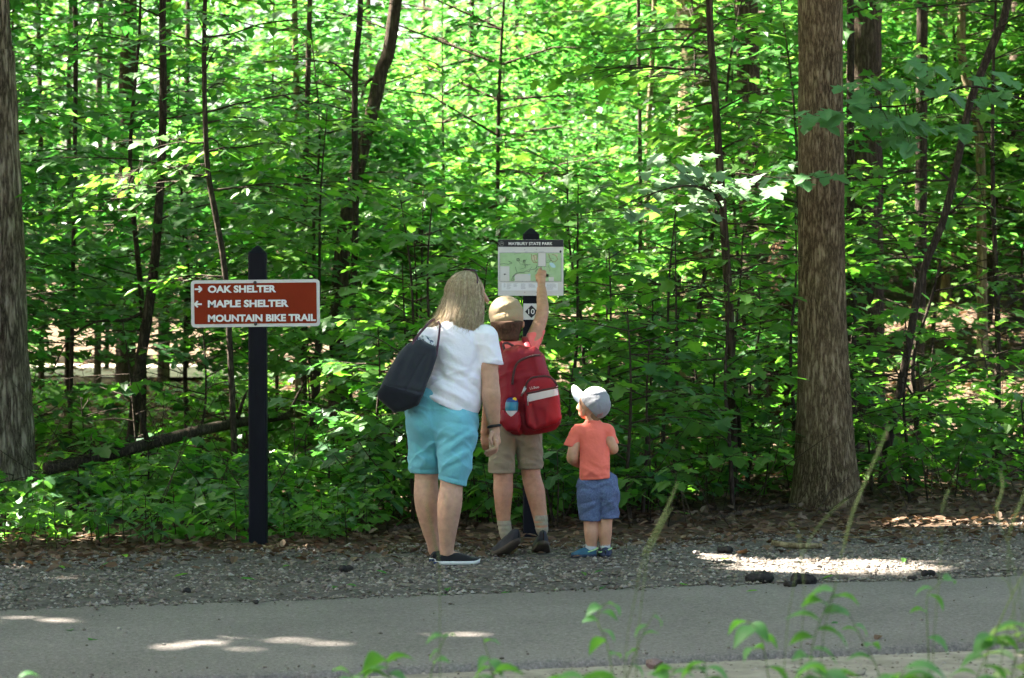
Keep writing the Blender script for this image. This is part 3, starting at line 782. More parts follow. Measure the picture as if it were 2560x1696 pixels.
for k, (u, v0, Y, w, lab) in enumerate(((225, 930, 40, 18, 'straight grey trunk beside the sunlit clearing'), (247, 920, 44, 12, 'thin dark trunk standing inside the sunlit clearing'), (290, 950, 36, 50, 'broad dim trunk at the edge of the sunlit clearing'), (378, 940, 38, 30, 'grey trunk closing the far end of the sunlit clearing'), (155, 950, 38, 14, 'thin trunk at the dark end of the sunlit clearing'))):
    tree('forest_tree', lab, [(u, v0), (u + 2, 700), (u + 5, 450), (u + 4, 200), (u + 8, 0)], Y, [w, w * .9, w * .85, w * .8, w * .75], M['bark_mid'], top=14, seg=12, crown=dict(z=14, r=4.5, h=3, n=1500) if Y < 41 else None)
for k, (u, v0, Y, w) in enumerate(((690, 640, 30, 16), (703, 900, 27, 14), (1195, 460, 52, 14), (1213, 470, 60, 9), (1240, 460, 58, 10), (1267, 470, 50, 11), (1287, 480, 62, 8), (1340, 440, 56, 12), (1128, 420, 60, 10), (985, 330, 58, 9), (1085, 470, 46, 13),
                                   (1380, 430, 48, 14), (1500, 620, 30, 14), (1518, 560, 36, 12), (1420, 500, 50, 10), (1560, 350, 44, 14), (1670, 200, 46, 16), (2075, 600, 44, 18), (2095, 640, 48, 14), (2160, 660, 40, 12), (2320, 600, 50, 16), (860, 640, 40, 12), (1480, 700, 26, 10), (1455, 400, 60, 9), (1310, 430, 66, 8), (430, 720, 44, 13), (95, 800, 36, 13))):
    tree('forest_tree', 'slender forest trunk glimpsed far back between the leaves', [(u, v0), (u + random.uniform(-6, 6), v0 * .6), (u + random.uniform(-14, 14), -20)], Y, [w * 1.1, w, w * .85], M['bark_mid'] if k % 3 else M['bark_pale'], top=13 + random.uniform(-2, 2), seg=8,
         group='slender trunks far back in the wood', crown=dict(z=14, r=4.2, h=3.2, n=900, size=.36) if k % 2 else None)

# ------------------------------------------------------------------ leafy young maples at the edge of the wood
def young_maple(x, y, h, nb, blen, size, kind, lm, label, group, rmul=1.0, z0=.25, fill=1.0, name='young_maple', bark=None):
    z = float(gz(x, y))
    root = tag(empty(name, (x, y, z)), label, 'young tree', group)
    tw, L = MB(), Leaves()
    lean = rng.normal(0, .05, 2)
    k = 5
    pts = np.array([[x + lean[0] * h * t + rng.normal(0, .012 * h), y + lean[1] * h * t + rng.normal(0, .012 * h), z - .05 + h * t] for t in np.linspace(0, 1, k)])
    pts[0, :2] = (x, y)
    path_, _ = trunk_mesh(tw, pts, np.linspace(.009 + .0045 * h, .004, k) * rmul, 6)
    for b in range(nb):
        f = z0 + (1 - z0) * (b + rng.random()) / nb
        i = min(int(f * (len(path_) - 1)), len(path_) - 1)
        spray(L, tw, path_[i], rng.uniform(0, 6.28), rng.uniform(*blen) * (1.1 - .45 * f), rng.uniform(.05, .5), size, .0055 * rmul, fill=fill)
    tw.build('trunk', bark or M['bark_dark'], root)
    me = L.mesh('crown', kind, M[lm], cull_all)
    if me: link('crown', me, root)
    return L.count()

cnt = 0
G1 = 'young maples crowding the edge of the wood'
spots = []
def frustum_x(Y): return 1280 / FPX * Y
# nearest row, knee to head height
for k in range(64):
    for _ in range(30):
        Y = rng.uniform(16.4, 20.5)
        x = rng.uniform(-frustum_x(Y) - .3, frustum_x(Y) + .3)
        s = path_s(x, Y)
        lim = 2.9 if x < -.9 else 3.2 if x < 1.0 else 4.2
        if s < lim: continue
        if abs(x - 2.15) < .45 and Y < 18.4: continue
        if min([9] + [math.hypot(x - a, Y - b) for a, b in spots]) < .42: continue
        break
    spots.append((x, Y))
    h = rng.uniform(.7, 1.5) if Y < 17.6 else rng.uniform(1.1, 2.4)
    if x < -.95: h = rng.uniform(.28, .45) if Y < 19.6 else rng.uniform(.7, 1.6)
    if x > 2.4: h *= .65
    young_h = h
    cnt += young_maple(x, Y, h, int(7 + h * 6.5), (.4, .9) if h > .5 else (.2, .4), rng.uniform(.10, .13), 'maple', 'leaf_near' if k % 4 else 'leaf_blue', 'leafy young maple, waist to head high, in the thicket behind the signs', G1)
# second row, taller, with open boughs over the view
G2 = 'taller young maples deeper in the thicket'
for k in range(22):
    Y = rng.uniform(20, 27); x = rng.uniform(-frustum_x(Y) - .6, frustum_x(Y) + .6)
    h = rng.uniform(2.6, 5.2)
    if x > 2.0 and k % 2: h *= .7
    cnt += young_maple(x, Y, h, int(14 + h * 8), (.8, 1.9), rng.uniform(.12, .15), 'lobed', ('leaf', 'leaf_near', 'leaf_yellow', 'leaf')[k % 4], 'slender maple taller than a person, deep in the thicket', G2, z0=.22, fill=.9)
print('near leaves', cnt)
# understorey trees behind, boughs built as layered fans
def understorey(x, y, h, nb, nl, size, kind, lm, label, group, blen):
    z = float(gz(x, y))
    root = tag(empty('understorey_tree', (x, y, z)), label, 'tree', group)
    tw, L = MB(), Leaves()
    top = np.array([x + rng.normal(0, .05) * h, y + rng.normal(0, .05) * h, z + h])
    b0 = np.array([x, y, z - .1])
    path_, _ = trunk_mesh(tw, np.array([b0, (b0 + top) / 2 + rng.normal(0, .015 * h, 3), top]), [.0048 * h, .0035 * h, .005], 7)
    for b in range(nb):
        f = .16 + .84 * (b + rng.random()) / nb
        i = min(int(f * (len(path_) - 1)), len(path_) - 1)
        a = rng.uniform(0, 6.28); ln = rng.uniform(*blen) * (1.15 - .5 * f); rise = rng.uniform(.1, .6)
        p0 = path_[i]
        tw.add(*tube(np.array([p0, p0 + [math.cos(a) * ln * .5, math.sin(a) * ln * .5, rise * ln * .5 - .07 * ln], p0 + [math.cos(a) * ln * .9, math.sin(a) * ln * .9, rise * ln * .9 - .24 * ln]]), [.0022 * h, .0014 * h, .003], 4, False))
        fan(L, p0, a, ln, rise, nl, size)
    tw.build('trunk', M['bark_mid'], root)
    me = L.mesh('crown', kind, M[lm], cull_all)
    if me: link('crown', me, root)
    return L.count()
c2 = 0
for k in range(20):
    Y = rng.uniform(26, 44); x = rng.uniform(-frustum_x(Y) - 1, frustum_x(Y) + 1)
    if -9.5 < x < -3.2 and 41 < Y < 52: continue
    if x < -3 and 30 < Y < 42 and k % 2: continue
    h = rng.uniform(4, 8)
    if x > 3.0: h *= .8
    c2 += understorey(x, Y, h, 44, 160, .155, 'diamond', ('leaf', 'leaf_yellow', 'leaf')[k % 3], 'leafy understorey tree in the middle distance', 'understorey trees in the middle distance', (1.6, 3.6))
for k in range(20):
    Y = rng.uniform(44, 84); x = rng.uniform(-frustum_x(Y) - 2, frustum_x(Y) + 2)
    if -10.5 < x < -2.2 and 43 < Y < 52: continue
    h = rng.uniform(6, 12)
    c2 += understorey(x, Y, h, 54, 150, .25, 'diamond', ('leaf', 'leaf', 'leaf_yellow')[k % 3], 'tall leafy tree at the back of the wood', 'trees at the back of the wood', (2.6, 6.0))
print('mid leaves', c2)
# the wood beyond, one mass
L = Leaves()
n = 52000
Y = rng.uniform(84, 150, n); x = rng.uniform(-1, 1, n) * (frustum_x(Y) + 12)
zb = gz(x, Y)
clump = vnoise(x * .35, Y * .12 + 3, 41) * .6 + vnoise(x * .9, Y * .3, 42) * .4
z = zb + rng.random(n) ** .9 * 26
k = rng.random(n) < np.clip((clump + .25 * vnoise(x * .5, z * .5, 44) - .25) * 1.9, .1, 1)
L.add(np.stack([x, Y, z], 1)[k], rng.uniform(0, 6.28, k.sum()), rng.normal(.35, .35, k.sum()), rng.normal(0, .4, k.sum()), rng.uniform(.45, .95, k.sum()))
tag(link('far_woodland', L.mesh('far_woodland', 'diamond', M['leaf'])), 'far woodland seen as one leafy mass through the trees', 'woodland', kind='stuff')

# tall trees standing round the view, their crowns shade the trail
canopy_at = []
for gx in np.arange(-24, 15, 5.6):
    for gy in np.arange(12.5, 62, 6.2):
        x, y = gx + rng.uniform(-1.6, 1.6), gy + rng.uniform(-1.6, 1.6)
        if abs(x) < frustum_x(y) + .5: continue
        if -10.5 < x < -2.5 and 41 < y < 53: continue
        if x > -2 and y < 17: continue
        canopy_at.append((x, y))
canopy_at += [(-6.3, 14.6), (-9.5, 11.2), (-6.4, 20.5), (-10.5, 17.2), (-13.5, 13.5), (-8.2, 18.4), (-5.6, 16.4), (-4.7, 15.3)]  # unseen trees added to deepen the shade on path and gravel
for gx in np.arange(-16.5, 17, 5.5):          # unseen near-side wood, added behind the camera to dim the sky light
    for gy in (-11.0, -5.5):
        if abs(gx) < 4 and gy > -2: continue
        canopy_at.append((gx + rng.uniform(-1, 1), gy + rng.uniform(-1, 1)))
def trunk_shades(x, y):
    zz = np.linspace(0, 15, 60)
    return (~sun_open(np.stack([np.full(60, x), np.full(60, y), zz + float(gz(x, y))], 1), .3)).sum()
for k, (x, y) in enumerate(canopy_at):
    for _ in range(40):           # the stem stands clear of the sunlit gaps
        if not trunk_shades(x, y): break
        x2, y2 = canopy_at[k][0] + rng.uniform(-2.2, 2.2), canopy_at[k][1] + rng.uniform(-2.2, 2.2)
        if abs(x2) > frustum_x(y2) + .5 or y2 > 46: x, y = x2, y2
    z = float(gz(x, y)); h = rng.uniform(13, 18)
    root = tag(empty('canopy_tree', (x, y, z)), 'tall unseen shade tree standing round the view with its crown over the trail and wood', 'tree', 'tall shade trees round the view')
    tw, L = MB(), Leaves()
    tw_top = np.array([x + rng.normal(0, .5), y + rng.normal(0, .5), z + h])
    path_, _ = trunk_mesh(tw, np.array([[x, y, z - .1], [x + rng.normal(0, .15), y + rng.normal(0, .15), z + h * .5], tw_top]), [.2, .15, .04], 10)
    R_ = rng.uniform(3.6, 4.6)
    cs = canopy(L, (x, y, z + h * .78), R_, 3.6, 1200 if y < 5 else 6000 if -12 < x < -3 and y < 20.5 else 3600 if y < 23 else 2700 if abs(x + 2) > 6 else 1900, .45 if y < 5 else .33 if y < 36 else .4)
    for c in cs[::4]:
        b = path_[int(len(path_) * .6)]
        if not sun_open(b + (c - b) * np.linspace(0, 1, 12)[:, None], .25).all(): continue
        tw.add(*tube(np.array([b, (b + c) / 2 + [0, 0, .5], c]), [.07, .04, .012], 4, False))
    tw.build('trunk', M['bark_mid'] if k % 2 else M['bark_grey'], root)
    me = L.mesh('crown', 'diamond', M['leaf'], canopy_open)
    if me: link('crown', me, root)
# unseen tree added beside the trail, crown shaped to shade gravel and asphalt
x, y, z = -7.0, 15.9, float(gz(-7.0, 15.9))
root = tag(empty('canopy_tree', (x, y, z)), 'unseen wide-crowned tree added beside the trail to shade gravel and asphalt', 'tree')
tw, L = MB(), Leaves()
path_, _ = trunk_mesh(tw, np.array([[x, y, z - .1], [x + .1, y - .1, 5], [x + .3, y, 10.5]]), [.24, .18, .05], 12)
n = 9000
g0 = np.stack([rng.uniform(-3.6, 4.4, n), rng.uniform(9.3, 16.2, n), np.zeros(n)], 1); hh = rng.uniform(8.0, 12.5, n)
pos = g0 + SUNV * (hh / SUNV[2])[:, None]
L.add(pos, rng.uniform(0, 6.28, n), rng.normal(.3, .3, n), rng.normal(0, .35, n), rng.uniform(.22, .36, n))
for k in range(14):
    c = pos[k * 50]; b = path_[int(len(path_) * .7)]
    if sun_open(b + (c - b) * np.linspace(0, 1, 12)[:, None], .2).all(): tw.add(*tube(np.array([b, (b + c) / 2 + [0, 0, .5], c]), [.08, .04, .012], 4, False))
tw.build('trunk', M['bark_mid'], root)
link('crown', L.mesh('crown', 'diamond', M['leaf'], canopy_open), root)
print('canopy trees', len(canopy_at))

# ------------------------------------------------------------------ seedlings and low growth
seed_protos = []
for k in range(10):
    tw, L = MB(), Leaves()
    h = rng.uniform(.18, .5)
    tip = np.array([rng.normal(0, .05), rng.normal(0, .05), h])
    tw.add(*tube(np.array([[0, 0, -.03], tip * .5 + [.01, 0, 0], tip]), [.005, .004, .0025], 5))
    kind = 'maple' if k < 7 else 'oval'
    for w in range(2 + k % 2):
        c = tip * (1 - .3 * w); n = rng.integers(4, 7)
        a = rng.uniform(0, 6.28) + np.arange(n) * 6.28 / n + rng.normal(0, .3, n)
        r_ = rng.uniform(.03, .1, n)
        for aa, rr_ in zip(a, r_):
            e = c + [math.cos(aa) * rr_, math.sin(aa) * rr_, rng.uniform(-.01, .05)]
            tw.add(*tube(np.array([c, e]), [.002, .0015], 3, False))
            L.add(e[None], aa + rng.normal(0, .2), rng.normal(.25, .2), rng.normal(0, .2), rng.uniform(.07, .125) * (1 if kind == 'maple' else 1.1))
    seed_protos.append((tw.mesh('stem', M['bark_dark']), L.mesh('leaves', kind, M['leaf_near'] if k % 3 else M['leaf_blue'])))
n_seed = 0
tries = 0
while n_seed < 210 and tries < 6000:
    tries += 1
    Y = rng.uniform(15.0, 18.6); x = rng.uniform(-frustum_x(Y) - .1, frustum_x(Y) + .1); s = path_s(x, Y)
    lim = 2.45 + .35 * vnoise(x * 2, 0, 61) if x < -.8 else 2.95 if x < 1.1 else 4.3
    if s < lim or s > 5.5: continue
    if abs(x - 2.15) < .45 and Y < 18.3: continue
    if math.hypot(x + 1.48, Y - 15.2) < .18 or math.hypot(x - .11, Y - 15.75) < .25: continue
    px, py, _ = project(np.array([[x, Y, float(gz(x, Y)) + .3]]))
    if 940 < px[0] < 1570 and Y < 16.2: continue
    if x < -3.0 and Y > 16.6: continue
    sm, lm_ = seed_protos[n_seed % 10]
    z = float(gz(x, Y)); sc_ = rng.uniform(.7, 1.3) if x > -.95 else rng.uniform(.45, .85)
    root = tag(empty('maple_seedling', (x, Y, z)), 'low leafy seedling growing along the edge of the wood', 'seedling', 'seedlings along the edge of the wood')
    root.scale = (sc_, sc_, sc_); root.rotation_euler = (0, 0, rng.uniform(0, 6.28))
    for nm, me in (('stem', sm), ('leaves', lm_)):
        o = bpy.data.objects.new(nm, me); COL.objects.link(o); o.parent = root
    n_seed += 1
# uncountable low growth between them
L = Leaves()
n = 23000
Y = 15.2 + 30 * rng.random(n) ** 1.6; x = rng.uniform(-1, 1, n) * (frustum_x(Y) + .3); s = path_s(x, Y)
lim = np.where(x < -.8, 2.6 + .4 * vnoise(x * 2, x * 0, 61), np.where(x < 1.1, 3.1, 4.4))
d = sstep(0, .9, s - lim) * (.35 + .65 * sstep(.35, .6, vnoise(x * 1.7, Y * 1.7, 63)))
d *= np.where((np.abs(x - 2.15) < .4) & (Y < 18.3), 0, 1) * np.where((x > 3) & (Y > 21), .7, 1)
k = rng.random(n) < d; x, Y = x[k], Y[k]; n = len(x)
L.add(np.stack([x, Y, gz(x, Y) + .03 + rng.random(n) ** 1.5 * np.where(x < -.95, .22, .5)], 1), rng.uniform(0, 6.28, n), rng.normal(.2, .3, n), rng.normal(0, .3, n), rng.uniform(.07, .13, n))
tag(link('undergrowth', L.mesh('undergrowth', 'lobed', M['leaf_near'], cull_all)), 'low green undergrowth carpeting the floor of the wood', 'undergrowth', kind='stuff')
# dead twigs standing and lying in the undergrowth
tw = MB()
for k in range(260):
    Y = rng.uniform(16.2, 24); x = rng.uniform(-1, 1) * frustum_x(Y)
    if path_s(x, Y) < 3: continue
    z = float(gz(x, Y)); a = rng.uniform(0, 6.28); l = rng.uniform(.3, 1.3); e = rng.uniform(.05, 1.3)
    q0 = np.array([x, Y, z]); q1 = q0 + l * np.array([math.cos(a) * math.cos(e), math.sin(a) * math.cos(e), math.sin(e)])
    tw.add(*tube(np.array([q0, (q0 + q1) / 2 + rng.normal(0, .03, 3), q1]), [.004, .003, .0012], 4, False))
tag(tw.build('brushwood', M['bark_mid']), 'thin dead twigs tangled in the undergrowth', 'twigs', kind='stuff')

# boughs that stand out: the spray with sun glare in its colour and the maple twig in front of the tan trunk, each leaf its own piece
def leafy_branch(name, label, uvY, width, leaves, lm, size):
    pts = smooth_path(np.array([Q(u, v, Y) for u, v, Y in uvY]), len(uvY) * 5)
    root = tag(empty(name, pts[0]), label, 'branch')
    tw = MB(); tw.add(*tube(pts, np.linspace(width, width * .3, len(pts)) * m_per_px(uvY[0][2]) * K / 2, 6))
    for (u, v, dY, h, dr, rl, sz) in leaves:
        p_ = Q(u, v, uvY[0][2] + dY)
        b = pts[np.argmin(((pts - p_) ** 2).sum(1))]
        tw.add(*tube(np.array([b, p_]), [.002, .0015], 3, False))
        L = Leaves(); L.add(p_[None], h, dr, rl, size * sz)
        link('leaf', L.mesh('leaf', 'maple', M[lm]), root)
    tw.build('twig', M['bark_dark'], root)
    return root
def rnd_leaves(boxes):
    out = []
    for (u0, v0, u1, v1, n) in boxes:
        for k in range(n):
            out.append((random.uniform(u0, u1), random.uniform(v0, v1), random.uniform(-.25, .25), random.uniform(-2.6, -.5), random.uniform(.15, .6), random.uniform(-.35, .35), random.uniform(.75, 1.15)))
    return out
leafy_branch('maple_branch', 'maple branch, sun glare put into its leaf colour, reaching across the bare sapling', [(1668, 480, 16.9), (1640, 440, 16.7), (1580, 430, 16.5), (1500, 450, 16.4), (1430, 480, 16.3)], 7,
             rnd_leaves([(1560, 385, 1700, 440, 16), (1600, 420, 1690, 470, 12), (1700, 400, 1790, 445, 9), (1440, 465, 1510, 495, 5), (1480, 395, 1600, 450, 10), (1480, 355, 1680, 400, 12), (1560, 455, 1660, 500, 7)]), 'leaf_sunlit', .125)
leafy_branch('maple_branch', 'fresh green maple branch hanging in front of the tan trunk', [(2367, 230, 16.8), (2240, 200, 16.8), (2120, 240, 16.8), (2010, 250, 16.8), (1900, 270, 16.8), (1850, 280, 16.8)], 6,
             rnd_leaves([(1850, 250, 1960, 280, 9), (1930, 190, 2030, 260, 15), (1960, 262, 2120, 300, 15), (2060, 295, 2120, 335, 8), (2080, 175, 2220, 220, 10), (2080, 265, 2240, 300, 10), (2240, 165, 2367, 240, 13), (2030, 175, 2070, 200, 4), (2100, 135, 2180, 170, 7)]), 'leaf_mint', .155)
leafy_branch('maple_branch', 'small dim maple twig crossing the tan trunk at mid height', [(1700, 400, 17.1), (1780, 410, 17.1), (1870, 415, 17.1)], 4, rnd_leaves([(1860, 395, 1930, 430, 6), (1760, 395, 1850, 425, 5)]), 'leaf_mint', .125)
leafy_branch('maple_branch', 'yellow-green lit twig glowing beside the kinked sapling stem', [(483, 408, 18.8), (430, 400, 18.7), (370, 380, 18.6), (320, 390, 18.6)], 4, rnd_leaves([(320, 310, 420, 350, 8), (330, 375, 440, 420, 12), (300, 420, 360, 460, 6), (130, 450, 340, 520, 14)]), 'leaf_yellow', .125)

# ------------------------------------------------------------------ fallen wood
def lying(name, label, pts, radii, bark, n=14, cat='branch', stubs=()):
    root = tag(empty(name, pts[0]), label, cat)
    tw = MB(); q, r_ = trunk_mesh(tw, np.array(pts), radii, n, 7, .1)
    tw.build('trunk' if cat == 'log' else 'stem', bark, root)
    for f, d, l in stubs:
        i = int(f * (len(q) - 1)); e = q[i] + np.array(d) * l
        b = MB(); b.add(*tube(np.array([q[i], (q[i] + e) / 2 + [0, 0, .02], e]), [r_[i] * .5, r_[i] * .35, r_[i] * .12], 6)); b.build('side_branch', bark, root)
    return root
lying('fallen_log', 'long dark fallen log sloping up out of the undergrowth', [Q(105, 1085, 18.0), Q(200, 1065, 18.2), Q(330, 1030, 18.5), Q(460, 996, 18.9), Q(560, 975, 19.4), Q(640, 965, 19.9), Q(760, 945, 20.5), Q(880, 925, 21.2)], np.array([30, 30, 29, 27, 25, 20, 13, 7]) * K * m_per_px(18.6) / 2, M['bark_dark'], 18, 'log',
      [(.55, (.2, -.3, .5), .5), (.75, (.3, .2, .6), .5), (.3, (-.1, -.4, .6), .4)])
for lab, uv, w in (('long dead branch lying across the foot of the tan trunk', [(1620, 1205), (1720, 1185), (1800, 1172), (1930, 1166), (2010, 1168)], (10, 14, 14, 12, 8)),
                   ('short cut stick lying on the gravel near the tan trunk', [(1785, 1256), (1840, 1262), (1900, 1262)], (14, 14, 12)),
                   ('pale peeled stick at the foot of the brown sign post', [(545, 1258), (590, 1263), (640, 1268), (685, 1270)], (9, 11, 11, 8)),
                   ('grey dead stick leaning in the leaves behind the brown sign post', [(655, 1180), (675, 1205), (700, 1228)], (14, 13, 10)),
                   ('thick dead branch lying behind the woman\'s ankles', [(905, 1230), (960, 1218), (1040, 1210), (1100, 1212), (1180, 1216)], (18, 20, 17, 14, 9)),
                   ('thin bent twig lying in the litter beyond the cut stick', [(1925, 1240), (1990, 1243), (2060, 1240), (2150, 1236)], (3.5, 4, 4, 3)),
                   ('crooked root arching out of the litter by the map post', [(1100, 1222), (1160, 1215), (1230, 1228), (1300, 1226)], (6, 7, 6, 4))):
    pts = []
    for u, v in uv:
        q = Gp(u * K, v * K); q[2] = float(gz(q[0], q[1])); d = ray(u * K, v * K); tt_ = (q[2] + .02 - CAMZ) / d[2]; q = np.array([d[0] * tt_, d[1] * tt_, q[2] + .02]); pts.append(q)
    lying('dead_branch', lab, pts, np.array(w) * K * m_per_px(pts[0][1]) / 2, M['bark_pale'] if 'pale' in lab or 'stick' in lab else M['bark_mid'], 8, 'branch', [(.5, (.1, .2, .3), .12)] if 'long' in lab or 'thick' in lab else ())

# ------------------------------------------------------------------ signs
M['post'] = mat('blue_black_post', [(.002, .0022, .0045), (.0035, .0038, .0075), (.006, .0065, .011)], 14, .55, .25, 60, stretch=(1, 1, .2), spec=.15)
M['brown'] = mat('brown_sign_paint', [(.20, .020, .004), (.235, .025, .005)], 9, .6, .05, 80, spec=.15)
M['cream'] = mat('off_white_sign', [(.56, .54, .50), (.64, .62, .585)], 6, .5, .04, 60, spec=.4)
M['white'] = mat('white_lettering', [(.72, .70, .66), (.78, .76, .73)], 20, .5, spec=.4)
M['steel'] = mat('dull_bolt', [(.05, .045, .042), (.11, .10, .095)], 60, .45, metal=.7)
M['black'] = mat('black_print', [(.008, .009, .014)], 5, .4, spec=.4)
def pane(x0, z0, x1, z1, y, depth, r=0.0, rot=0.0, piv=None, bevel=0.0, n=6):
    """upright plate with rounded corners; front at y, body behind it"""
    pts = []
    r = max(r, 1e-4)
    for cx, cz, a0 in ((x1 - r, z1 - r, 0), (x0 + r, z1 - r, 90), (x0 + r, z0 + r, 180), (x1 - r, z0 + r, 270)):
        for k in range(n + 1):
            a = rad(a0 + 90 * k / n); pts.append((cx + r * math.cos(a), cz + r * math.sin(a)))
    return prism(pts, y, depth, rot, piv, bevel)
def prism(pts, y, depth, rot=0.0, piv=None, bevel=0.0):
    pts = np.array(pts, float); k = len(pts)
    area = .5 * np.sum(pts[:, 0] * np.roll(pts[:, 1], -1) - np.roll(pts[:, 0], -1) * pts[:, 1])
    if area < 0: pts = pts[::-1]
    if piv is not None and rot:
        c, s = math.cos(rot), math.sin(rot); d = pts - piv
        pts = np.stack([d[:, 0] * c - d[:, 1] * s, d[:, 0] * s + d[:, 1] * c], 1) + piv
    F_ = np.stack([pts[:, 0], np.full(k, y), pts[:, 1]], 1); B = F_ + [0, depth, 0]
    V = np.concatenate([F_, B]); i = np.arange(k); j = (i + 1) % k
    return V, [np.array([i]), np.array([(i + k)[::-1]]), np.stack([j, i, i + k, j + k], 1)]
def plate(name, m, parent, *a, **kw):
    b = MB(); b.add(*pane(*a, **kw)); return b.build(name, m, parent, False)
def text_mesh(name, s, x0, x1, zb, cap, y, m, parent, bold=.012, depth=.0015, rot=0.0, piv=None, track=1.0):
    cu = bpy.data.curves.new(name, 'FONT'); cu.body = s; cu.size = 1; cu.offset = bold; cu.extrude = .004; cu.space_character = track; cu.resolution_u = 3
    ob = bpy.data.objects.new(name, cu); COL.objects.link(ob)
    dg = bpy.context.evaluated_depsgraph_get(); me = bpy.data.meshes.new_from_object(ob.evaluated_get(dg))
    bpy.data.objects.remove(ob)
    v = np.zeros(len(me.vertices) * 3); me.vertices.foreach_get('co', v); v = v.reshape(-1, 3)
    lo, hi = v.min(0), v.max(0)
    w = np.zeros_like(v)
    w[:, 0] = x0 + (v[:, 0] - lo[0]) / (hi[0] - lo[0]) * (x1 - x0)
    w[:, 2] = zb + (v[:, 1] - lo[1]) / (hi[1] - lo[1]) * cap
    w[:, 1] = y - (v[:, 2] - lo[2]) / (hi[2] - lo[2] + 1e-9) * depth
    if rot:
        c, s_ = math.cos(rot), math.sin(rot); d = w[:, [0, 2]] - piv
        w[:, 0] = d[:, 0] * c - d[:, 1] * s_ + piv[0]; w[:, 2] = d[:, 0] * s_ + d[:, 1] * c + piv[1]
    me.vertices.foreach_set('co', w.ravel()); me.materials.clear(); me.materials.append(m); me.update()
    return link(name, me, parent)
def post(parent, x, y, w, ztop, zcap, zbase):
    """square timber post with chamfered edges and a pyramid top"""
    h = w / 2; c = .007
    ring = np.array([(-h + c, -h), (h - c, -h), (h, -h + c), (h, h - c), (h - c, h), (-h + c, h), (-h, h - c), (-h, -h + c)])
    V, q = [], []
    zs = [zbase, zbase + .5, (zbase + zcap) / 2, zcap]
    for k, z in enumerate(zs):
        V += [(x + a, y + b, z) for a, b in ring]
    for k in range(len(zs) - 1):
        q += [(k * 8 + i, k * 8 + (i + 1) % 8, (k + 1) * 8 + (i + 1) % 8, (k + 1) * 8 + i) for i in range(8)]
    b = MB(); b.add(V, [q, [tuple(range(7, -1, -1))]]); b.build('post', M['post'], parent, False)
    V = [(x + a * 1.0, y + bb * 1.0, zcap + .0005) for a, bb in ring] + [(x + a * .22, y + bb * .22, ztop - .004) for a, bb in ring] + [(x, y, ztop)]
    b = MB(); b.add(V, [[(i, (i + 1) % 8, 8 + (i + 1) % 8, 8 + i) for i in range(8)], [(8 + i, 8 + (i + 1) % 8, 16) for i in range(8)]]); b.build('post_cap', M['post'], parent, False)
def bolt(parent, x, y, z, r, name='bolt', m=None):
    V = [(x + r * math.cos(a) * k, y - d, z + r * math.sin(a) * k) for k, d in ((1, 0), (1, r * .4), (.62, r * .75)) for a in np.linspace(0, 2 * math.pi, 9)[:-1]] + [(x, y - r * .8, z)]
    q = [(k * 8 + i, (k + 1) * 8 + i, (k + 1) * 8 + (i + 1) % 8, k * 8 + (i + 1) % 8) for k in range(2) for i in range(8)]
    b = MB(); b.add(V, [q, [(16 + (i + 1) % 8, 16 + i, 24) for i in range(8)]]); return b.build(name, m or M['steel'], parent)
def X_(x, Y): return P(x, 700, Y)[0]
def Z_(y, Y): return P(1280, y, Y)[2]

# brown trail sign
Y1 = 15.2; x1 = X_(644.5, Y1); zb1 = float(gz(x1, Y1))
sign1 = tag(empty('trail_sign', (x1, Y1, zb1)), 'dark post carrying a brown trail sign lettered in white', 'sign')
post(sign1, x1, Y1, .104, Z_(614, Y1 - .0), Z_(633, Y1), zb1 - .1)
yf = Y1 - .052 - .004
a0, a1, c0, c1 = X_(477.5, yf), X_(799.5, yf), Z_(817.5, yf), Z_(700, yf)
rot1 = rad(.62); piv1 = np.array([(a0 + a1) / 2, (c0 + c1) / 2])
board = plate('sign_board', M['cream'], sign1, a0, c0, a1, c1, yf, .004, r=.021, rot=rot1, piv=piv1)
bw = .0185
plate('brown_panel', M['brown'], board, a0 + bw, c0 + bw, a1 - bw, c1 - bw, yf - .0012, .0008, r=.008, rot=rot1, piv=piv1).location = (0, 0, 0)
for c in board.children: c.location = -(board.matrix_basis.translation + Vector(sign1.location)); 
rows = (('OAK SHELTER', 519.6, 690.5, 732.9), ('MAPLE SHELTER', 519.6, 721.5, 769.4), ('MOUNTAIN BIKE TRAIL', 519.8, 789.5, 805.6))
def sub(o, parent):
    o.parent = parent; o.location = -(Vector(parent.location) + (Vector(parent.parent.location) if parent.parent else Vector((0, 0, 0)))); return o
for s, xa, xb, yb in rows:
    sub(text_mesh('lettering', s, X_(xa, yf), X_(xb, yf), Z_(yb, yf) - .0005 * 0, 18.4 / FPX * yf, yf - .0024, M['white'], None, .042, .001, rot1 * .8, np.array([X_(519, yf), Z_(yb, yf)]), 1.0), board)
for yy, d in ((723.5, 1), (761, -1)):
    cx, cz = X_(495.5, yf), Z_(yy, yf); u = m_per_px(yf)
    b = MB()
    k = 9.0 * u; w = 2.1 * u
    b.add(*prism([(cx - k * d, cz - w), (cx + k * .75 * d, cz - w), (cx + k * .75 * d, cz + w), (cx - k * d, cz + w)], yf - .0030, .001))
    for sg in (1, -1):
        tip = np.array([cx + k * d, cz]); e = np.array([cx + k * .12 * d, cz + sg * 7.4 * u]); dr = (tip - e) / np.linalg.norm(tip - e); nn = np.array([-dr[1], dr[0]]) * w * 1.05
        b.add(*prism([tip + nn * 1.0, e + nn, e - nn, tip - nn * 1.0], yf - .0032 - .0001 * sg, .001))
    sub(b.build('arrow', M['white'], None, False), board)
bolt(sign1, X_(637.7, yf), yf - .0012, Z_(706.5, yf), .010); bolt(sign1, X_(638.9, yf), yf - .0012, Z_(810.5, yf), .010)

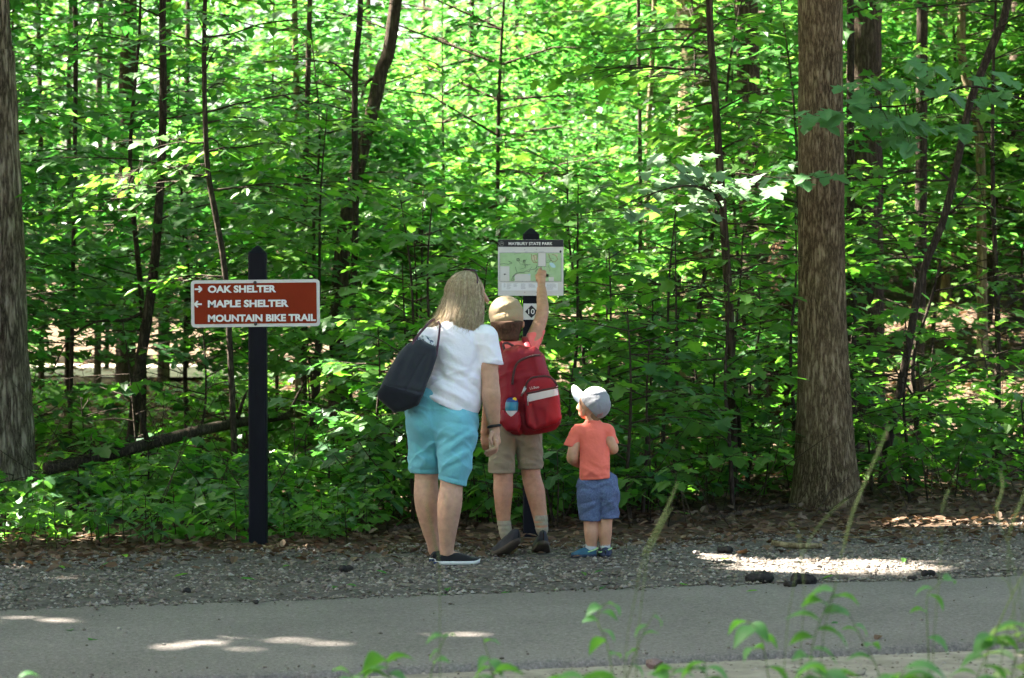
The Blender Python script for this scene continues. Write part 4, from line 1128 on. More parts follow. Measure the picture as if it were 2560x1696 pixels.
# map sign
Y2 = 15.75; x2 = X_(1327.5, Y2); zb2 = float(gz(x2, Y2))
sign2 = tag(empty('map_sign', (x2, Y2, zb2)), 'dark post carrying a park map board and a numbered plate', 'sign')
post(sign2, x2, Y2, .099, Z_(570.5, Y2), Z_(586, Y2), zb2 - .1)
yg = Y2 - .0495 - .004
def mx(x): return X_(1200 + x / 5.6, yg)
def mz(y): return Z_(550 + y / 5.6, yg)
board2 = plate('map_board', M['cream'], sign2, mx(252), mz(1062), mx(1168), mz(278), yg, .004, r=.003)
sub(plate('title_band', M['black'], None, mx(252) + .0008, mz(378), mx(1168) - .0008, mz(278) - .0008, yg - .0012, .0008, r=.002), board2)
sub(text_mesh('title', 'MAYBURY STATE PARK', mx(400), mx(1015), mz(355), 43 / 5.6 * m_per_px(yg), yg - .0022, M['white'], None, .024, .0008), board2)
M['map_green'] = mat('map_green', [(.30, .45, .22), (.36, .52, .27), (.42, .56, .33)], 18, .5, spec=.35)
M['map_tan'] = mat('map_tan', [(.5, .47, .30), (.56, .53, .36)], 30, .5)
M['map_blue'] = mat('map_blue', [(.38, .56, .62), (.48, .64, .68)], 30, .5)
M['map_line'] = mat('map_line', [(.07, .08, .07)], 5, .5)
M['map_red'] = mat('map_trail_red', [(.28, .12, .06)], 5, .5)
M['grey_print'] = mat('grey_print', [(.3, .3, .31)], 5, .5)
M['paper'] = mat('white_panel', [(.70, .70, .70), (.75, .75, .75)], 5, .5)
def poly_px(name, pts, m, lift, parent=board2):
    b = MB(); b.add(*prism([(mx(x), mz(y)) for x, y in pts], yg - lift, .0003)); return sub(b.build(name, m, None, False), parent)
g = 'map_area'
for pts in ([(282, 466), (810, 466), (810, 650), (282, 650)], [(412, 650), (920, 650), (920, 758), (412, 758)], [(412, 758), (486, 758), (486, 858), (412, 858)], [(708, 758), (962, 758), (962, 858), (708, 858)], [(925, 466), (1134, 466), (1134, 800), (925, 800)], [(1034, 800), (1134, 800), (1134, 858), (1034, 858)]):
    poly_px(g, pts, M['map_green'], .0010)
def line_px(name, pts, w, m, lift=.0016):
    b = MB()
    for k in range(len(pts) - 1):
        p0 = np.array([mx(pts[k][0]), mz(pts[k][1])]); p1 = np.array([mx(pts[k + 1][0]), mz(pts[k + 1][1])])
        d = p1 - p0; l = np.linalg.norm(d)
        if l < 1e-6: continue
        d /= l; nn = np.array([-d[1], d[0]]) * w / 5.6 * m_per_px(yg) / 2
        b.add(*prism([p0 - nn - d * .0003, p1 - nn + d * .0003, p1 + nn + d * .0003, p0 + nn - d * .0003], yg - lift - .00001 * k, .0003))
    return sub(b.build(name, m, None, False), board2)
line_px('map_frame', [(278, 462), (1138, 462), (1138, 862), (278, 862), (278, 462)], 4, M['map_line'], .0015)
line_px('map_frame', [(812, 462), (812, 655), (922, 655), (922, 462)], 4, M['map_line'], .0018)
random.seed(3)
def wander(x, y, n, step, h, turn=.7):
    out = [(x, y)]
    for k in range(n):
        h += random.uniform(-turn, turn); x += math.cos(h) * step; y += math.sin(h) * step
        x = min(max(x, 290), 1125); y = min(max(y, 475), 850); out.append((x, y))
    return out
line_px('trail_line', [(280, 620), (340, 615), (400, 622), (450, 605), (400, 580), (430, 590)], 6, M['map_line'])
line_px('trail_line', [(800, 650), (770, 690), (700, 700), (690, 725), (640, 715), (610, 740), (560, 735), (520, 750), (470, 790), (440, 840)], 6, M['map_line'])
line_px('trail_line', [(495, 655), (505, 700), (520, 740), (480, 770), (455, 800), (480, 840), (440, 850)], 5, M['map_line'])
line_px('trail_line', [(720, 480), (725, 560), (750, 600), (800, 600), (760, 570), (770, 530), (740, 500), (800, 490), (790, 560)], 6, M['map_red'])
line_px('trail_line', [(960, 475), (970, 530), (1010, 580), (1050, 590), (1090, 550), (1060, 500), (1010, 480)], 6, M['map_red'])
line_px('trail_line', [(925, 600), (970, 590), (1000, 560), (1020, 600), (1060, 660)], 5, M['map_line'])
for k in range(16):
    x_, y_ = random.choice(((560, 560), (620, 580), (680, 520), (480, 500), (600, 640), (700, 640), (1010, 560), (1060, 700), (990, 720), (860, 700), (760, 730), (860, 800)))
    line_px('trail_line', wander(x_ + random.uniform(-30, 30), y_ + random.uniform(-20, 20), 7, 14, random.uniform(0, 6)), 3.5, M['map_line'], .0021 + .0001 * (k % 5))
a = np.linspace(0, 2 * math.pi, 15)[:-1]
poly_px('map_lake', [(1015 + 42 * math.cos(t) * (1 + .2 * math.sin(2 * t)), 635 + 34 * math.sin(t) + 14 * math.cos(t)) for t in a], M['map_blue'], .0026)
poly_px('map_lake', [(690 + 14 * math.cos(t), 765 + 10 * math.sin(t)) for t in a], M['map_blue'], .0026)
poly_px('map_clearing', [(760 + 34 * math.cos(t), 530 + 40 * math.sin(t)) for t in a], M['map_tan'], .0013)
poly_px('map_clearing', [(1070 + 26 * math.cos(t), 495 + 16 * math.sin(t)) for t in a], M['map_tan'], .0013)
line_px('map_symbol', [(515, 545), (550, 545), (550, 575), (520, 575), (515, 545)], 7, M['black'], .0026)
line_px('map_symbol', [(607, 565), (632, 565), (632, 592), (607, 592), (607, 565)], 7, M['black'], .0026)
poly_px('compass', [(325, 762), (347, 752), (370, 762), (355, 766), (347, 778), (340, 766)], M['black'], .0026)
poly_px('map_symbol', [(1127 + 15 * math.cos(t), 444 + 17 * math.sin(t)) for t in a], M['black'], .0010)
poly_px('legend_panel', [(302, 885), (1090, 885), (1090, 990), (302, 990)], M['paper'], .0010)
for x0, x1_, n in ((375, 440, 7), (330, 362, 5), (470, 540, 4), (572, 645, 7), (680, 780, 5), (935, 1075, 8)):
    for k in range(n):
        line_px('legend_line', [(x0, 897 + k * 11.5), (x0 + (x1_ - x0) * random.uniform(.55, 1), 897 + k * 11.5)], 3.6, M['grey_print'], .0016)
for x_, y_ in ((627, 415), (790, 413), (627, 1015), (790, 1015)):
    bolt(sign2, mx(x_), yg - .0004, mz(y_), .0023, 'screw')
for x_, w in ((470, 30), (650, 34), (775, 46), (860, 70)):
    line_px('legend_line', [(x_ - w / 2, 449), (x_ + w / 2, 449)], 5, M['grey_print'], .0012)
# emblem on the title band: a ring round a small bird-like curve
def ring_px(name, cx, cy, r0, r1, m, lift):
    t = np.linspace(0, 2 * math.pi, 25)[:-1]; k = len(t)
    V = [(mx(cx + r * math.cos(a_)), yg - lift, mz(cy + r * math.sin(a_))) for r in (r0, r1) for a_ in t]
    b = MB(); b.add(V, [[(i, (i + 1) % k, k + (i + 1) % k, k + i) for i in range(k)]]); return sub(b.build(name, m, None, False), board2)
M['emblem'] = mat('emblem_grey', [(.22, .22, .21)], 5, .5)
ring_px('emblem', 303, 335, 27, 33, M['emblem'], .0020)
poly_px('emblem', [(285, 345), (292, 325), (308, 318), (322, 330), (316, 344), (310, 332), (300, 330), (294, 345)], M['emblem'], .0020)
# numbered plate
plate10 = plate('number_plate', M['cream'], sign2, mx(607), mz(1398), mx(836), mz(1172), yg + .0005, .0035, r=.001)
def poly10(name, pts, m, lift): return poly_px(name, pts, m, lift, plate10)
poly10('diamond', [(630, 1285), (720, 1196), (810, 1285), (720, 1374)], M['black'], .0010)
sub(text_mesh('number', '10', mx(676), mx(764), mz(1322), 76 / 5.6 * m_per_px(yg), yg - .0021, M['white'], None, .006, .0006), plate10)
for x_, y_ in ((628, 1190), (628, 1378), (818, 1190), (818, 1378)): bolt(sign2, mx(x_), yg + .0004, mz(y_), .0016, 'screw')
random.seed(19)

# ------------------------------------------------------------------ figures: smooth solids from joints and radii
def surface_nets(D, lo, h):
    nx, ny, nz = D.shape
    ins = D < 0
    c = ins[:-1, :-1, :-1].astype(np.int8)
    tot = np.zeros((nx - 1, ny - 1, nz - 1), np.int8)
    corners = [(i, j, k) for i in (0, 1) for j in (0, 1) for k in (0, 1)]
    for i, j, k in corners: tot += ins[i:nx - 1 + i, j:ny - 1 + j, k:nz - 1 + k]
    act = (tot > 0) & (tot < 8)
    idx = np.full(act.shape, -1, np.int64); ca = np.argwhere(act); idx[act] = np.arange(len(ca))
    acc = np.zeros((len(ca), 3)); num = np.zeros(len(ca))
    for a in corners:
        for ax in range(3):
            if a[ax]: continue
            b = list(a); b[ax] = 1
            da = D[ca[:, 0] + a[0], ca[:, 1] + a[1], ca[:, 2] + a[2]]; db = D[ca[:, 0] + b[0], ca[:, 1] + b[1], ca[:, 2] + b[2]]
            m = (da < 0) != (db < 0)
            t = np.where(m, da / np.where(m, da - db, 1), 0)
            p = np.tile(np.array(a, float), (len(ca), 1)); p[:, ax] += t
            acc[m] += p[m]; num[m] += 1
    V = lo + (ca + acc / num[:, None]) * h
    quads = []
    for ax in range(3):
        sl0 = [slice(None)] * 3; sl1 = [slice(None)] * 3
        sl0[ax] = slice(0, -1); sl1[ax] = slice(1, None)
        A, B = ins[tuple(sl0)], ins[tuple(sl1)]
        e = np.argwhere(A != B)
        o1, o2 = (ax + 1) % 3, (ax + 2) % 3
        e = e[(e[:, o1] > 0) & (e[:, o2] > 0) & (e[:, o1] < D.shape[o1] - 1) & (e[:, o2] < D.shape[o2] - 1)]
        def cell(d1, d2):
            q = e.copy(); q[:, o1] -= d1; q[:, o2] -= d2; return idx[q[:, 0], q[:, 1], q[:, 2]]
        q = np.stack([cell(1, 1), cell(0, 1), cell(0, 0), cell(1, 0)], 1)
        flip = ~A[e[:, 0], e[:, 1], e[:, 2]]
        q[flip] = q[flip][:, ::-1]
        quads.append(q)
    return V, [np.concatenate(quads)]
def cone_d(X, a, b, ra, rb, ys=1.0):
    """distance to a tapered capsule; ys < 1 flattens it front to back"""
    a = np.asarray(a, float).copy(); b = np.asarray(b, float).copy()
    pa = [X[i] - a[i] for i in range(3)]; ba = b - a
    L2 = ba @ ba + 1e-12
    t = np.clip((pa[0] * ba[0] + pa[1] * ba[1] + pa[2] * ba[2]) / L2, 0, 1)
    d = (pa[0] - t * ba[0]) ** 2 + ((pa[1] - t * ba[1]) / ys) ** 2 + (pa[2] - t * ba[2]) ** 2
    return (np.sqrt(d) - (ra + (rb - ra) * t)) * min(1, ys) ** .5
def smin(a, b, k):
    h = np.clip(.5 + .5 * (b - a) / k, 0, 1)
    return b + (a - b) * h - k * h * (1 - h)
def poly_d(px, pz, poly):
    """signed distance to a closed outline in the upright plane"""
    poly = np.asarray(poly, float); d = np.full(px.shape, 1e9); s = np.ones(px.shape)
    n = len(poly)
    for i in range(n):
        a, b = poly[i], poly[i - 1]
        e = b - a; wx, wz = px - a[0], pz - a[1]
        t = np.clip((wx * e[0] + wz * e[1]) / (e @ e + 1e-12), 0, 1)
        d = np.minimum(d, (wx - e[0] * t) ** 2 + (wz - e[1] * t) ** 2)
        c1 = pz >= a[1]; c2 = pz < b[1]; c3 = e[0] * wz > e[1] * wx
        s = np.where((c1 & c2 & c3) | (~c1 & ~c2 & ~c3), -s, s)
    return s * np.sqrt(d)
YS = 0.0          # how far the figure being built stands before the depths written for it
class Solid:
    """joints given as (photo x, photo y, depth); radii in photo px at reference depth"""
    def __init__(s, Yref, k=.02): s.Y = Yref; s.u = m_per_px(Yref); s.k = k; s.pr = []; s.cuts = []; s.folds = []; s.mods = []
    def c(s, a, b, ra, rb, ys=1.0, k=None):
        s.pr.append((P(a[0], a[1], a[2] if len(a) > 2 else s.Y), P(b[0], b[1], b[2] if len(b) > 2 else s.Y), ra * s.u, rb * s.u, ys, k or s.k)); return s
    def chain(s, pts, rs, ys=1.0, k=None):
        if len(pts) > 3:
            A = smooth_path(np.array([tuple(p) + ((s.Y,) if len(p) < 3 else ()) + (r,) for p, r in zip(pts, rs)], float), len(pts) * 3)
            pts, rs = [tuple(q[:3]) for q in A], list(A[:, 3])
        for i in range(len(pts) - 1): s.c(pts[i], pts[i + 1], rs[i], rs[i + 1], ys, k)
        return s
    def ball(s, a, r, ys=1.0, k=None): return s.c(a, (a[0] + .01, *a[1:]), r, r, ys, k)
    def cut(s, a, b, dy=0.0):
        """remove everything on the right-hand side when walking a -> b in the photo"""
        s.cuts.append((P(a[0], a[1], s.Y), P(b[0], b[1], s.Y), dy)); return s
    def cut_n(s, p, n): s.mods.append(lambda X, D, p=np.asarray(p), n=np.asarray(n) / np.linalg.norm(n): np.maximum(D, (X[0] - p[0]) * n[0] + (X[1] - p[1]) * n[1] + (X[2] - p[2]) * n[2])); return s
    def fold(s, a, b, w, amp):
        s.folds.append((P(a[0], a[1], s.Y), P(b[0], b[1], s.Y), w * s.u, amp * s.u * 1.5)); return s
    def wrinkle(s, deg, amp, across=17, along=4.5, seed=1):
        c, n_ = math.cos(rad(deg)), math.sin(rad(deg))
        def f(X, D):
            a = X[0] * c + X[2] * n_ + .4 * X[1]; b = -X[0] * n_ + X[2] * c + .6 * X[1]
            n = vnoise(a * along, b * across + 1.3 * vnoise(a * 9, b * 9, seed + 7), seed)
            r = 1 - np.abs(2 * n - 1)
            return D - 1.6 * amp * s.u * (r ** 2.6 - .25)
        s.mods.insert(0, f); return s
    def field(s, X):
        D = None
        for a, b, ra, rb, ys, k in s.pr:
            d = cone_d(X, a, b, ra, rb, ys)
            D = d if D is None else smin(D, d, k)
        for a, b, w, amp in s.folds:
            e = b - a; wx, wz = X[0] - a[0], X[2] - a[2]
            t = np.clip((wx * e[0] + wz * e[2]) / (e[0] ** 2 + e[2] ** 2 + 1e-9), 0, 1)
            q = ((wx - e[0] * t) ** 2 + (wz - e[2] * t) ** 2) / w ** 2
            D = D - amp * np.exp(-q) * (.35 + .65 * np.sin(math.pi * np.clip(t, .08, .92)))
        for f in s.mods: D = f(X, D)
        for a, b, dy in s.cuts:
            e = b - a; l = math.hypot(e[0], e[2]); n = np.array([e[2], -e[0]]) / l
            D = np.maximum(D, (X[0] - a[0]) * n[0] + (X[2] - a[2]) * n[1] + dy * (X[1] - s.Y))
        return D
    def bounds(s, pad):
        A = np.array([q for p in s.pr for q in (p[0] - max(p[2], p[3]) - pad, p[1] - max(p[2], p[3]) - pad, p[0] + max(p[2], p[3]) + pad, p[1] + max(p[2], p[3]) + pad)])
        return A.min(0), A.max(0)
    def tris(s, h=.008, pad=.03):
        lo, hi = s.bounds(pad)
        ax = [np.arange(lo[i], hi[i] + h, h, dtype=np.float32) for i in range(3)]
        X = np.meshgrid(*ax, indexing='ij')
        return surface_nets(s.field(X), np.array([a[0] for a in ax]), h)
    def build(s, name, m, parent, h=.008, extra=(), relax=1):
        b = MB()
        for S, hh in ((s, h),) + tuple(extra):
            V, q = S.tris(hh); b.add(V, q)
        return b.build(name, m, parent)
    def front(s, x, y, n=240, span=.6):
        """depth of the surface facing the camera at a photo pixel"""
        ys = np.linspace(s.Y - span / 2, s.Y + span / 2, n)
        p = np.array([P(x, y, Y) for Y in ys])
        D = s.field([p[:, 0], p[:, 1], p[:, 2]])
        i = np.argmax(D < 0) if (D < 0).any() else n // 2
        return ys[i]
def strip_on(S, pts, w, name, m, parent, lift=.004, n=30, seg=6):
    """a cord or tape laid on the camera side of a solid"""
    q = smooth_path(np.array([(x, y, 0) for x, y in pts], float), n)
    pp = np.array([P(x, y, S.front(x, y) - lift) for x, y, _ in q])
    b = MB(); b.add(*tube(pp, w * S.u / 2, seg)); return b.build(name, m, parent)

def skin_mat(name, c):
    m = mat(name, [tuple(v * .82 for v in c), c, tuple(min(1, v * 1.15) for v in c)], 30, .5, .25, 90, spec=.35)
    b = m.node_tree.nodes['Principled BSDF']
    b.inputs['Subsurface Weight'].default_value = .12
    b.inputs['Subsurface Radius'].default_value = (.012, .005, .003); b.inputs['Subsurface Scale'].default_value = .5
    return m
def cloth(name, c, var=.1, weave=30, bump=.55, rough=.85):
    return mat(name, [tuple(v * (1 - var) for v in c), c, tuple(min(1, v * (1 + var * .6)) for v in c)], 11, rough, bump, weave, spec=.15, sheen=.15)
M['skin_w'] = skin_mat('fair_skin', (.50, .285, .19))
M['skin_b'] = skin_mat('tanned_skin', (.44, .215, .125))
M['skin_t'] = skin_mat('light_skin', (.52, .27, .17))
M['shirt_w'] = cloth('white_cotton', (.81, .78, .84), .05)
M['shorts_w'] = cloth('turquoise_cotton', (.155, .43, .50), .1)
M['coral'] = cloth('coral_cotton', (.80, .165, .115), .07)
M['pink'] = cloth('pink_coral_cotton', (.80, .15, .13), .08)
M['khaki'] = cloth('khaki_cotton', (.27, .215, .145), .1)
M['denim'] = mat('blue_chambray', [(.055, .075, .15), (.095, .125, .225), (.15, .185, .30)], 120, .9, .6, 34, spec=.12)
M['cap_tan'] = cloth('tan_cap', (.34, .245, .14), .1)
M['cap_grey'] = cloth('grey_cap', (.25, .245, .265), .06)
M['cap_bill_lit'] = cloth('sunlit_cap_bill', (.62, .62, .66), .05)  # whiter than the grey crown: sunlight on the bill put into its colour
M['sock'] = mat('ribbed_tan_sock', [(.30, .25, .17), (.42, .36, .27)], 40, .95, .5, 120, stretch=(6, 6, 1))
M['sock_grey'] = mat('grey_sock', [(.4, .4, .43), (.55, .55, .58)], 60, .95, .4, 120, stretch=(.2, .2, 5))
M['shoe_black'] = cloth('black_canvas', (.012, .011, .012), .3)
M['rubber_white'] = mat('white_rubber', [(.55, .53, .5), (.68, .66, .63)], 20, .6, .1)
M['sneaker'] = mat('dark_sneaker', [(.012, .012, .016), (.025, .025, .032), (.05, .048, .052)], 18, .65, .3, 90)
M['sole_dark'] = mat('dark_brown_sole', [(.05, .036, .027), (.10, .076, .056)], 18, .75, .4)
M['sole_edge'] = mat('pale_sole_edge', [(.26, .23, .18), (.34, .3, .25)], 18, .75, .2)
M['shoe_blue'] = mat('blue_toddler_shoe', [(.014, .04, .075), (.02, .085, .14), (.03, .13, .21)], 12, .6, .3, 80)
M['lime'] = mat('lime_piping', [(.4, .62, .28)], 5, .6)
M['navy'] = mat('navy_mesh', [(.02, .028, .055), (.035, .045, .08)], 30, .8, .3)
M['canvas'] = cloth('charcoal_canvas', (.030, .034, .042), .2)
M['canvas_dark'] = cloth('black_canvas_base', (.010, .011, .014), .2)
M['strap'] = mat('plum_leather', [(.06, .02, .035), (.1, .035, .055)], 20, .5, .2)
M['hair_blond'] = stone_mat('ash_blond_hair', [(.31, .225, .13), (.40, .305, .185), (.50, .395, .25), (.62, .515, .355), (.43, .33, .205)])
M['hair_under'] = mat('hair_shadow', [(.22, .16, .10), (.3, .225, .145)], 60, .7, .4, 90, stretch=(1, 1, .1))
M['hair_light'] = mat('light_brown_hair', [(.16, .085, .045), (.24, .14, .08)], 60, .7, .4, 90, stretch=(1, 1, .2))
M['hair_brown'] = stone_mat('dark_brown_hair', [(.03, .014, .008), (.055, .026, .014), (.085, .042, .022)])
M['red'] = mat('red_pack_nylon', [(.20, .005, .012), (.26, .007, .016), (.32, .011, .021)], 5, .55, .18, 260, spec=.35)
M['zip'] = mat('dark_zip', [(.06, .025, .025), (.1, .045, .04)], 60, .6, .5, 200)
M['reflect'] = mat('reflective_tape', [(.5, .5, .48), (.6, .6, .58)], 10, .35, spec=.6)
M['metal'] = mat('silver_zip_pull', [(.45, .44, .42)], 10, .35, metal=.8)
M['teal'] = mat('teal_plastic', [(.02, .2, .3), (.03, .25, .36)], 8, .4, spec=.5)
M['bluep'] = mat('blue_plastic', [(.01, .04, .2)], 8, .4, spec=.5)
M['yellowp'] = mat('yellow_button', [(.75, .5, .03)], 8, .4)
M['black_rubber'] = mat('black_rubber', [(.012, .01, .012)], 8, .5)
M['lens'] = mat('dark_lens', [(.03, .012, .02)], 8, .15, spec=.6)

def tubes(name, m, parent, items, seg=6):
    b = MB()
    for pts, r in items: b.add(*tube(np.array(pts), r, seg))
    return b.build(name, m, parent)
def finger(S, pts, r0, r1):
    S.chain(pts, list(np.linspace(r0, r1, len(pts))), k=.004)
def shoe(parent, toe, heel, width, height, upper, sole, sole_h=.022, pitch=0.0, opening=.5, name='shoe', toe_up=.0, collar=.0):
    """heel and toe: ground points of the sole's ends; sole and upper as swept sections"""
    toe, heel = np.array(toe, float), np.array(heel, float)
    d = toe - heel; ln = np.linalg.norm(d[:2]); d = np.array([d[0], d[1], 0]) / ln; s = np.array([-d[1], d[0], 0])
    ts = np.linspace(0, 1, 17)
    def wid(t): return width / 2 * (np.sin(np.clip(t * 1.0, 0, 1) * math.pi) ** .32) * (.80 + .28 * sstep(.3, .72, t) - .06 * sstep(.8, 1, t))
    def ground(t):
        z = pitch * np.clip(.68 - t, 0, 1) ** 1.15 / .68 * 1.0
        return heel[2] + (toe[2] - heel[2]) * t + z * ln + toe_up * sstep(.8, 1, t)
    n = 14; a = np.linspace(0, 2 * math.pi, n + 1)[:-1]
    root = empty(name, heel); root.parent = parent; root.location = Vector(heel) - Vector(parent.location)
    off = Vector(heel)
    def fix(o):
        o.parent = root; o.location = -off; return o
    V = []; 
    for zz in (0, sole_h):
        for t in ts:
            for sg in (1, -1):
                g = 1.0 if zz == 0 else 1.04
                V.append(heel + d * ln * (.5 + (t - .5) * g) + s * sg * max(wid(t), .002) * g + [0, 0, ground(t) - heel[2] + zz])
    m = len(ts) * 2; q = []
    for k in range(len(ts) - 1):
        q += [(k * 2, k * 2 + 1, k * 2 + 3, k * 2 + 2), (m + k * 2, m + k * 2 + 2, m + k * 2 + 3, m + k * 2 + 1), (k * 2, k * 2 + 2, m + k * 2 + 2, m + k * 2), (k * 2 + 1, m + k * 2 + 1, m + k * 2 + 3, k * 2 + 3)]
    q += [(0, m, m + 1, 1), (m - 2, m - 1, 2 * m - 1, 2 * m - 2)]
    b = MB(); b.add(V, [q]); fix(b.build('sole', sole, None))
    V = []; rows = 9
    for t in ts:
        hgt = height * (1 - (1 - .48) * sstep(.45, .95, t)) * (np.sin(np.clip(t, .02, .985) * math.pi) ** .25) + collar * sstep(.42, .2, t)
        w = max(wid(t) * .97, .003)
        for k in range(rows):
            f = k / (rows - 1) * math.pi
            x = math.cos(f); y = math.sin(f)
            e = .7
            V.append(heel + d * ln * t + s * w * np.sign(x) * abs(x) ** e * (1 - .25 * y * (t < .6)) + [0, 0, ground(t) - heel[2] + sole_h * .8 + hgt * abs(y) ** e])
    q = [(k * rows + i, k * rows + i + 1, (k + 1) * rows + i + 1, (k + 1) * rows + i) for k in range(len(ts) - 1) for i in range(rows - 1)]
    b = MB(); b.add(V, [q, [tuple(range(rows - 1, -1, -1)), tuple((len(ts) - 1) * rows + i for i in range(rows))] if False else []]); fix(b.build('upper', upper, None))
    return root

def cut_part(S, a, b, side, x0):
    """trim below the line a-b, only where photo x is beyond x0 on the given side (+1 right, -1 left)"""
    pa, pb = P(a[0], a[1], S.Y), P(b[0], b[1], S.Y); xx = P(x0, 800, S.Y)[0]
    e = pb - pa; l = math.hypot(e[0], e[2]); n = np.array([-e[2], e[0]]) / l
    S.mods.append(lambda X, D: np.maximum(D, -np.maximum((X[0] - pa[0]) * n[0] + (X[2] - pa[2]) * n[1], side * (xx - X[0]))))
P0 = P
class Slab(Solid):
    """puffy pouch: outline in photo px, given thickness and rounding"""
    def __init__(s, Y, outline, th, rnd, k=.02):
        Y += YS; super().__init__(Y, k); s.poly = np.array([P0(x, y, Y)[[0, 2]] for x, y in outline]); s.th = th; s.rnd = rnd; s.tilt = 0.0
    def field(s, X):
        d2 = poly_d(X[0], X[2], s.poly) + s.rnd
        v = np.abs(X[1] - s.Y) - s.th + s.rnd
        D = np.sqrt(np.maximum(d2, 0) ** 2 + np.maximum(v, 0) ** 2) + np.minimum(np.maximum(d2, v), 0) - s.rnd
        keep = s.pr
        for a, b, ra, rb, ys, k in keep: D = smin(D, cone_d(X, a, b, ra, rb, ys), k)
        for a, b, w, amp in s.folds:
            e = b - a; wx, wz = X[0] - a[0], X[2] - a[2]
            t = np.clip((wx * e[0] + wz * e[2]) / (e[0] ** 2 + e[2] ** 2 + 1e-9), 0, 1)
            D = D - amp * np.exp(-((wx - e[0] * t) ** 2 + (wz - e[2] * t) ** 2) / w ** 2)
        for f in s.mods: D = f(X, D)
        for a, b, dy in s.cuts:
            e = b - a; l = math.hypot(e[0], e[2]); n = np.array([e[2], -e[0]]) / l
            D = np.maximum(D, (X[0] - a[0]) * n[0] + (X[2] - a[2]) * n[1])
        return D
    def bounds(s, pad):
        lo, hi = s.poly.min(0), s.poly.max(0)
        return np.array([lo[0] - pad, s.Y - s.th - pad, lo[1] - pad]), np.array([hi[0] + pad, s.Y + s.th + pad, hi[1] + pad])
SHF = 0.0
def person(x, Y, label):
    return tag(empty('person', (P(x, 1400, Y)[0], Y, float(gz(P(x, 1400, Y)[0], Y)))), label, 'person')
def gpt(x, Y, dz=.0):
    Y += SHF; X = P0(x, 1400, Y)[0]; return (X, Y, float(gz(X, Y)) + .008 + dz)

# ================================================================== woman
YS = SHF = -.09
def P(x, y, Y): return P0(x, y, Y + YS)
W_ = person(1110, 14.15, 'adult in white T-shirt and turquoise shorts with long blond hair, seen from behind')
WY = 14.15
B = Solid(WY, .018)
B.chain([(1074, 1060, 14.2), (1066, 1190, 14.2), (1067, 1252, 14.2), (1074, 1310, 14.23), (1084, 1362, 14.26), (1085, 1378, 14.27)], [38, 28, 29, 22, 13.5, 11])
B.chain([(1085, 1380, 14.27), (1105, 1388, 14.34), (1125, 1390, 14.42)], [10, 8, 6])
B.chain([(1138, 1080, 14.1), (1129, 1205, 14.06), (1124, 1262, 14.05), (1119, 1320, 14.06), (1117, 1368, 14.08), (1114, 1384, 14.08)], [38, 27, 28, 22, 15, 11])
B.chain([(1116, 1386, 14.08), (1145, 1393, 14.10), (1175, 1405, 14.12)], [11, 10, 6])
B.c((1103, 1040), (1140, 880), 60, 48, .75).c((1080, 845), (1205, 842), 22, 24)
B.chain([(1216, 848, 14.12), (1226, 960, 14.10), (1228, 1000, 14.11), (1236, 1062, 14.15)], [25, 20, 20.5, 13])
B.chain([(1068, 850, 14.15), (1050, 930, 14.32), (1080, 960, 14.45)], [24, 18, 13])
B.c((1158, 835, 14.17), (1167, 775, 14.25), 25, 23)
B.ball((1166, 729, 14.27), 45).c((1172, 745, 14.29), (1186, 768, 14.34), 38, 24).ball((1194, 780, 14.35), 13)
B.chain([(1207, 735, 14.36), (1218, 752, 14.375)], [7, 6], k=.01).c((1200, 724, 14.37), (1207, 726, 14.34), 7, 6, k=.01).c((1204, 767, 14.36), (1208, 766, 14.345), 5, 5, k=.008)
B.c((1201, 738, 14.225), (1202, 752, 14.225), 5, 5, k=.006)
Hd = Solid(WY, .008)
Hd.c((1236, 1058, 14.15), (1237, 1078, 14.155), 13, 12.5).c((1236, 1080, 14.155), (1241, 1104, 14.16), 12, 11, .7).c((1234, 1085, 14.14), (1239, 1106, 14.135), 9, 9, .7)
for k, (ya, dx, dy, tip) in enumerate(((14.125, 0, 0, (1215, 1129)), (14.142, 1, 3, (1213, 1134)), (14.160, 1, 6, (1217, 1139)), (14.178, 0, 7, (1223, 1139)))):
    finger(Hd, [(1240 + dx, 1103, ya), (1240 + dx, 1119 + dy, ya), (1228, tip[1] - 4, ya + .004), (tip[0], tip[1], ya + .01)], 4.6, 3.3)
finger(Hd, [(1229, 1082, 14.125), (1225, 1098, 14.115), (1229, 1110, 14.115)], 4.8, 3.6)
for a, b, w, am in (((1042, 1200), (1092, 1203), 3, -1.0), ((1104, 1214), (1152, 1217), 3, -1.0), ((1062, 1230), (1070, 1300), 9, 1.6), ((1120, 1240), (1116, 1310), 9, 1.6), ((1212, 968), (1240, 972), 3, -1.4), ((1086, 1320), (1090, 1365), 3, 1.2), ((1112, 1325), (1114, 1372), 3.5, 1.2)): B.fold(a, b, w, am)
B.build('body', M['skin_w'], W_, .0085, ((Hd, .0035),))
S = Solid(WY, .028)
S.c((1074, 845), (1210, 842), 25, 29, .95).chain([(1140, 856), (1141, 925), (1136, 965), (1122, 1004)], [60, 61, 66, 76], .86)
S.c((1214, 848, 14.12), (1228, 905, 14.11), 32, 28).c((1068, 850), (1050, 915, 14.22), 29, 27)
S.c((1165, 822, 14.19), (1166, 815, 14.2), 30, 27)
for a, b, w, am in (((1085, 925), (1190, 990), 7, -2.6), ((1075, 948), (1188, 1012), 8, 3.0), ((1110, 905), (1198, 945), 7, 2.4), ((1196, 880), (1168, 955), 8, -3), ((1072, 975), (1190, 1036), 6, -2.4), ((1203, 870), (1198, 915), 4, -1), ((1110, 870), (1170, 905), 12, 2.0),
                    ((1120, 1000), (1192, 1045), 7, 2.2), ((1150, 935), (1200, 975), 6, -2.2), ((1218, 860), (1246, 895), 5, 1.5), ((1090, 900), (1130, 985), 9, -1.8), ((1060, 985), (1110, 1000), 5, 2)): S.fold(a, b, w, am)
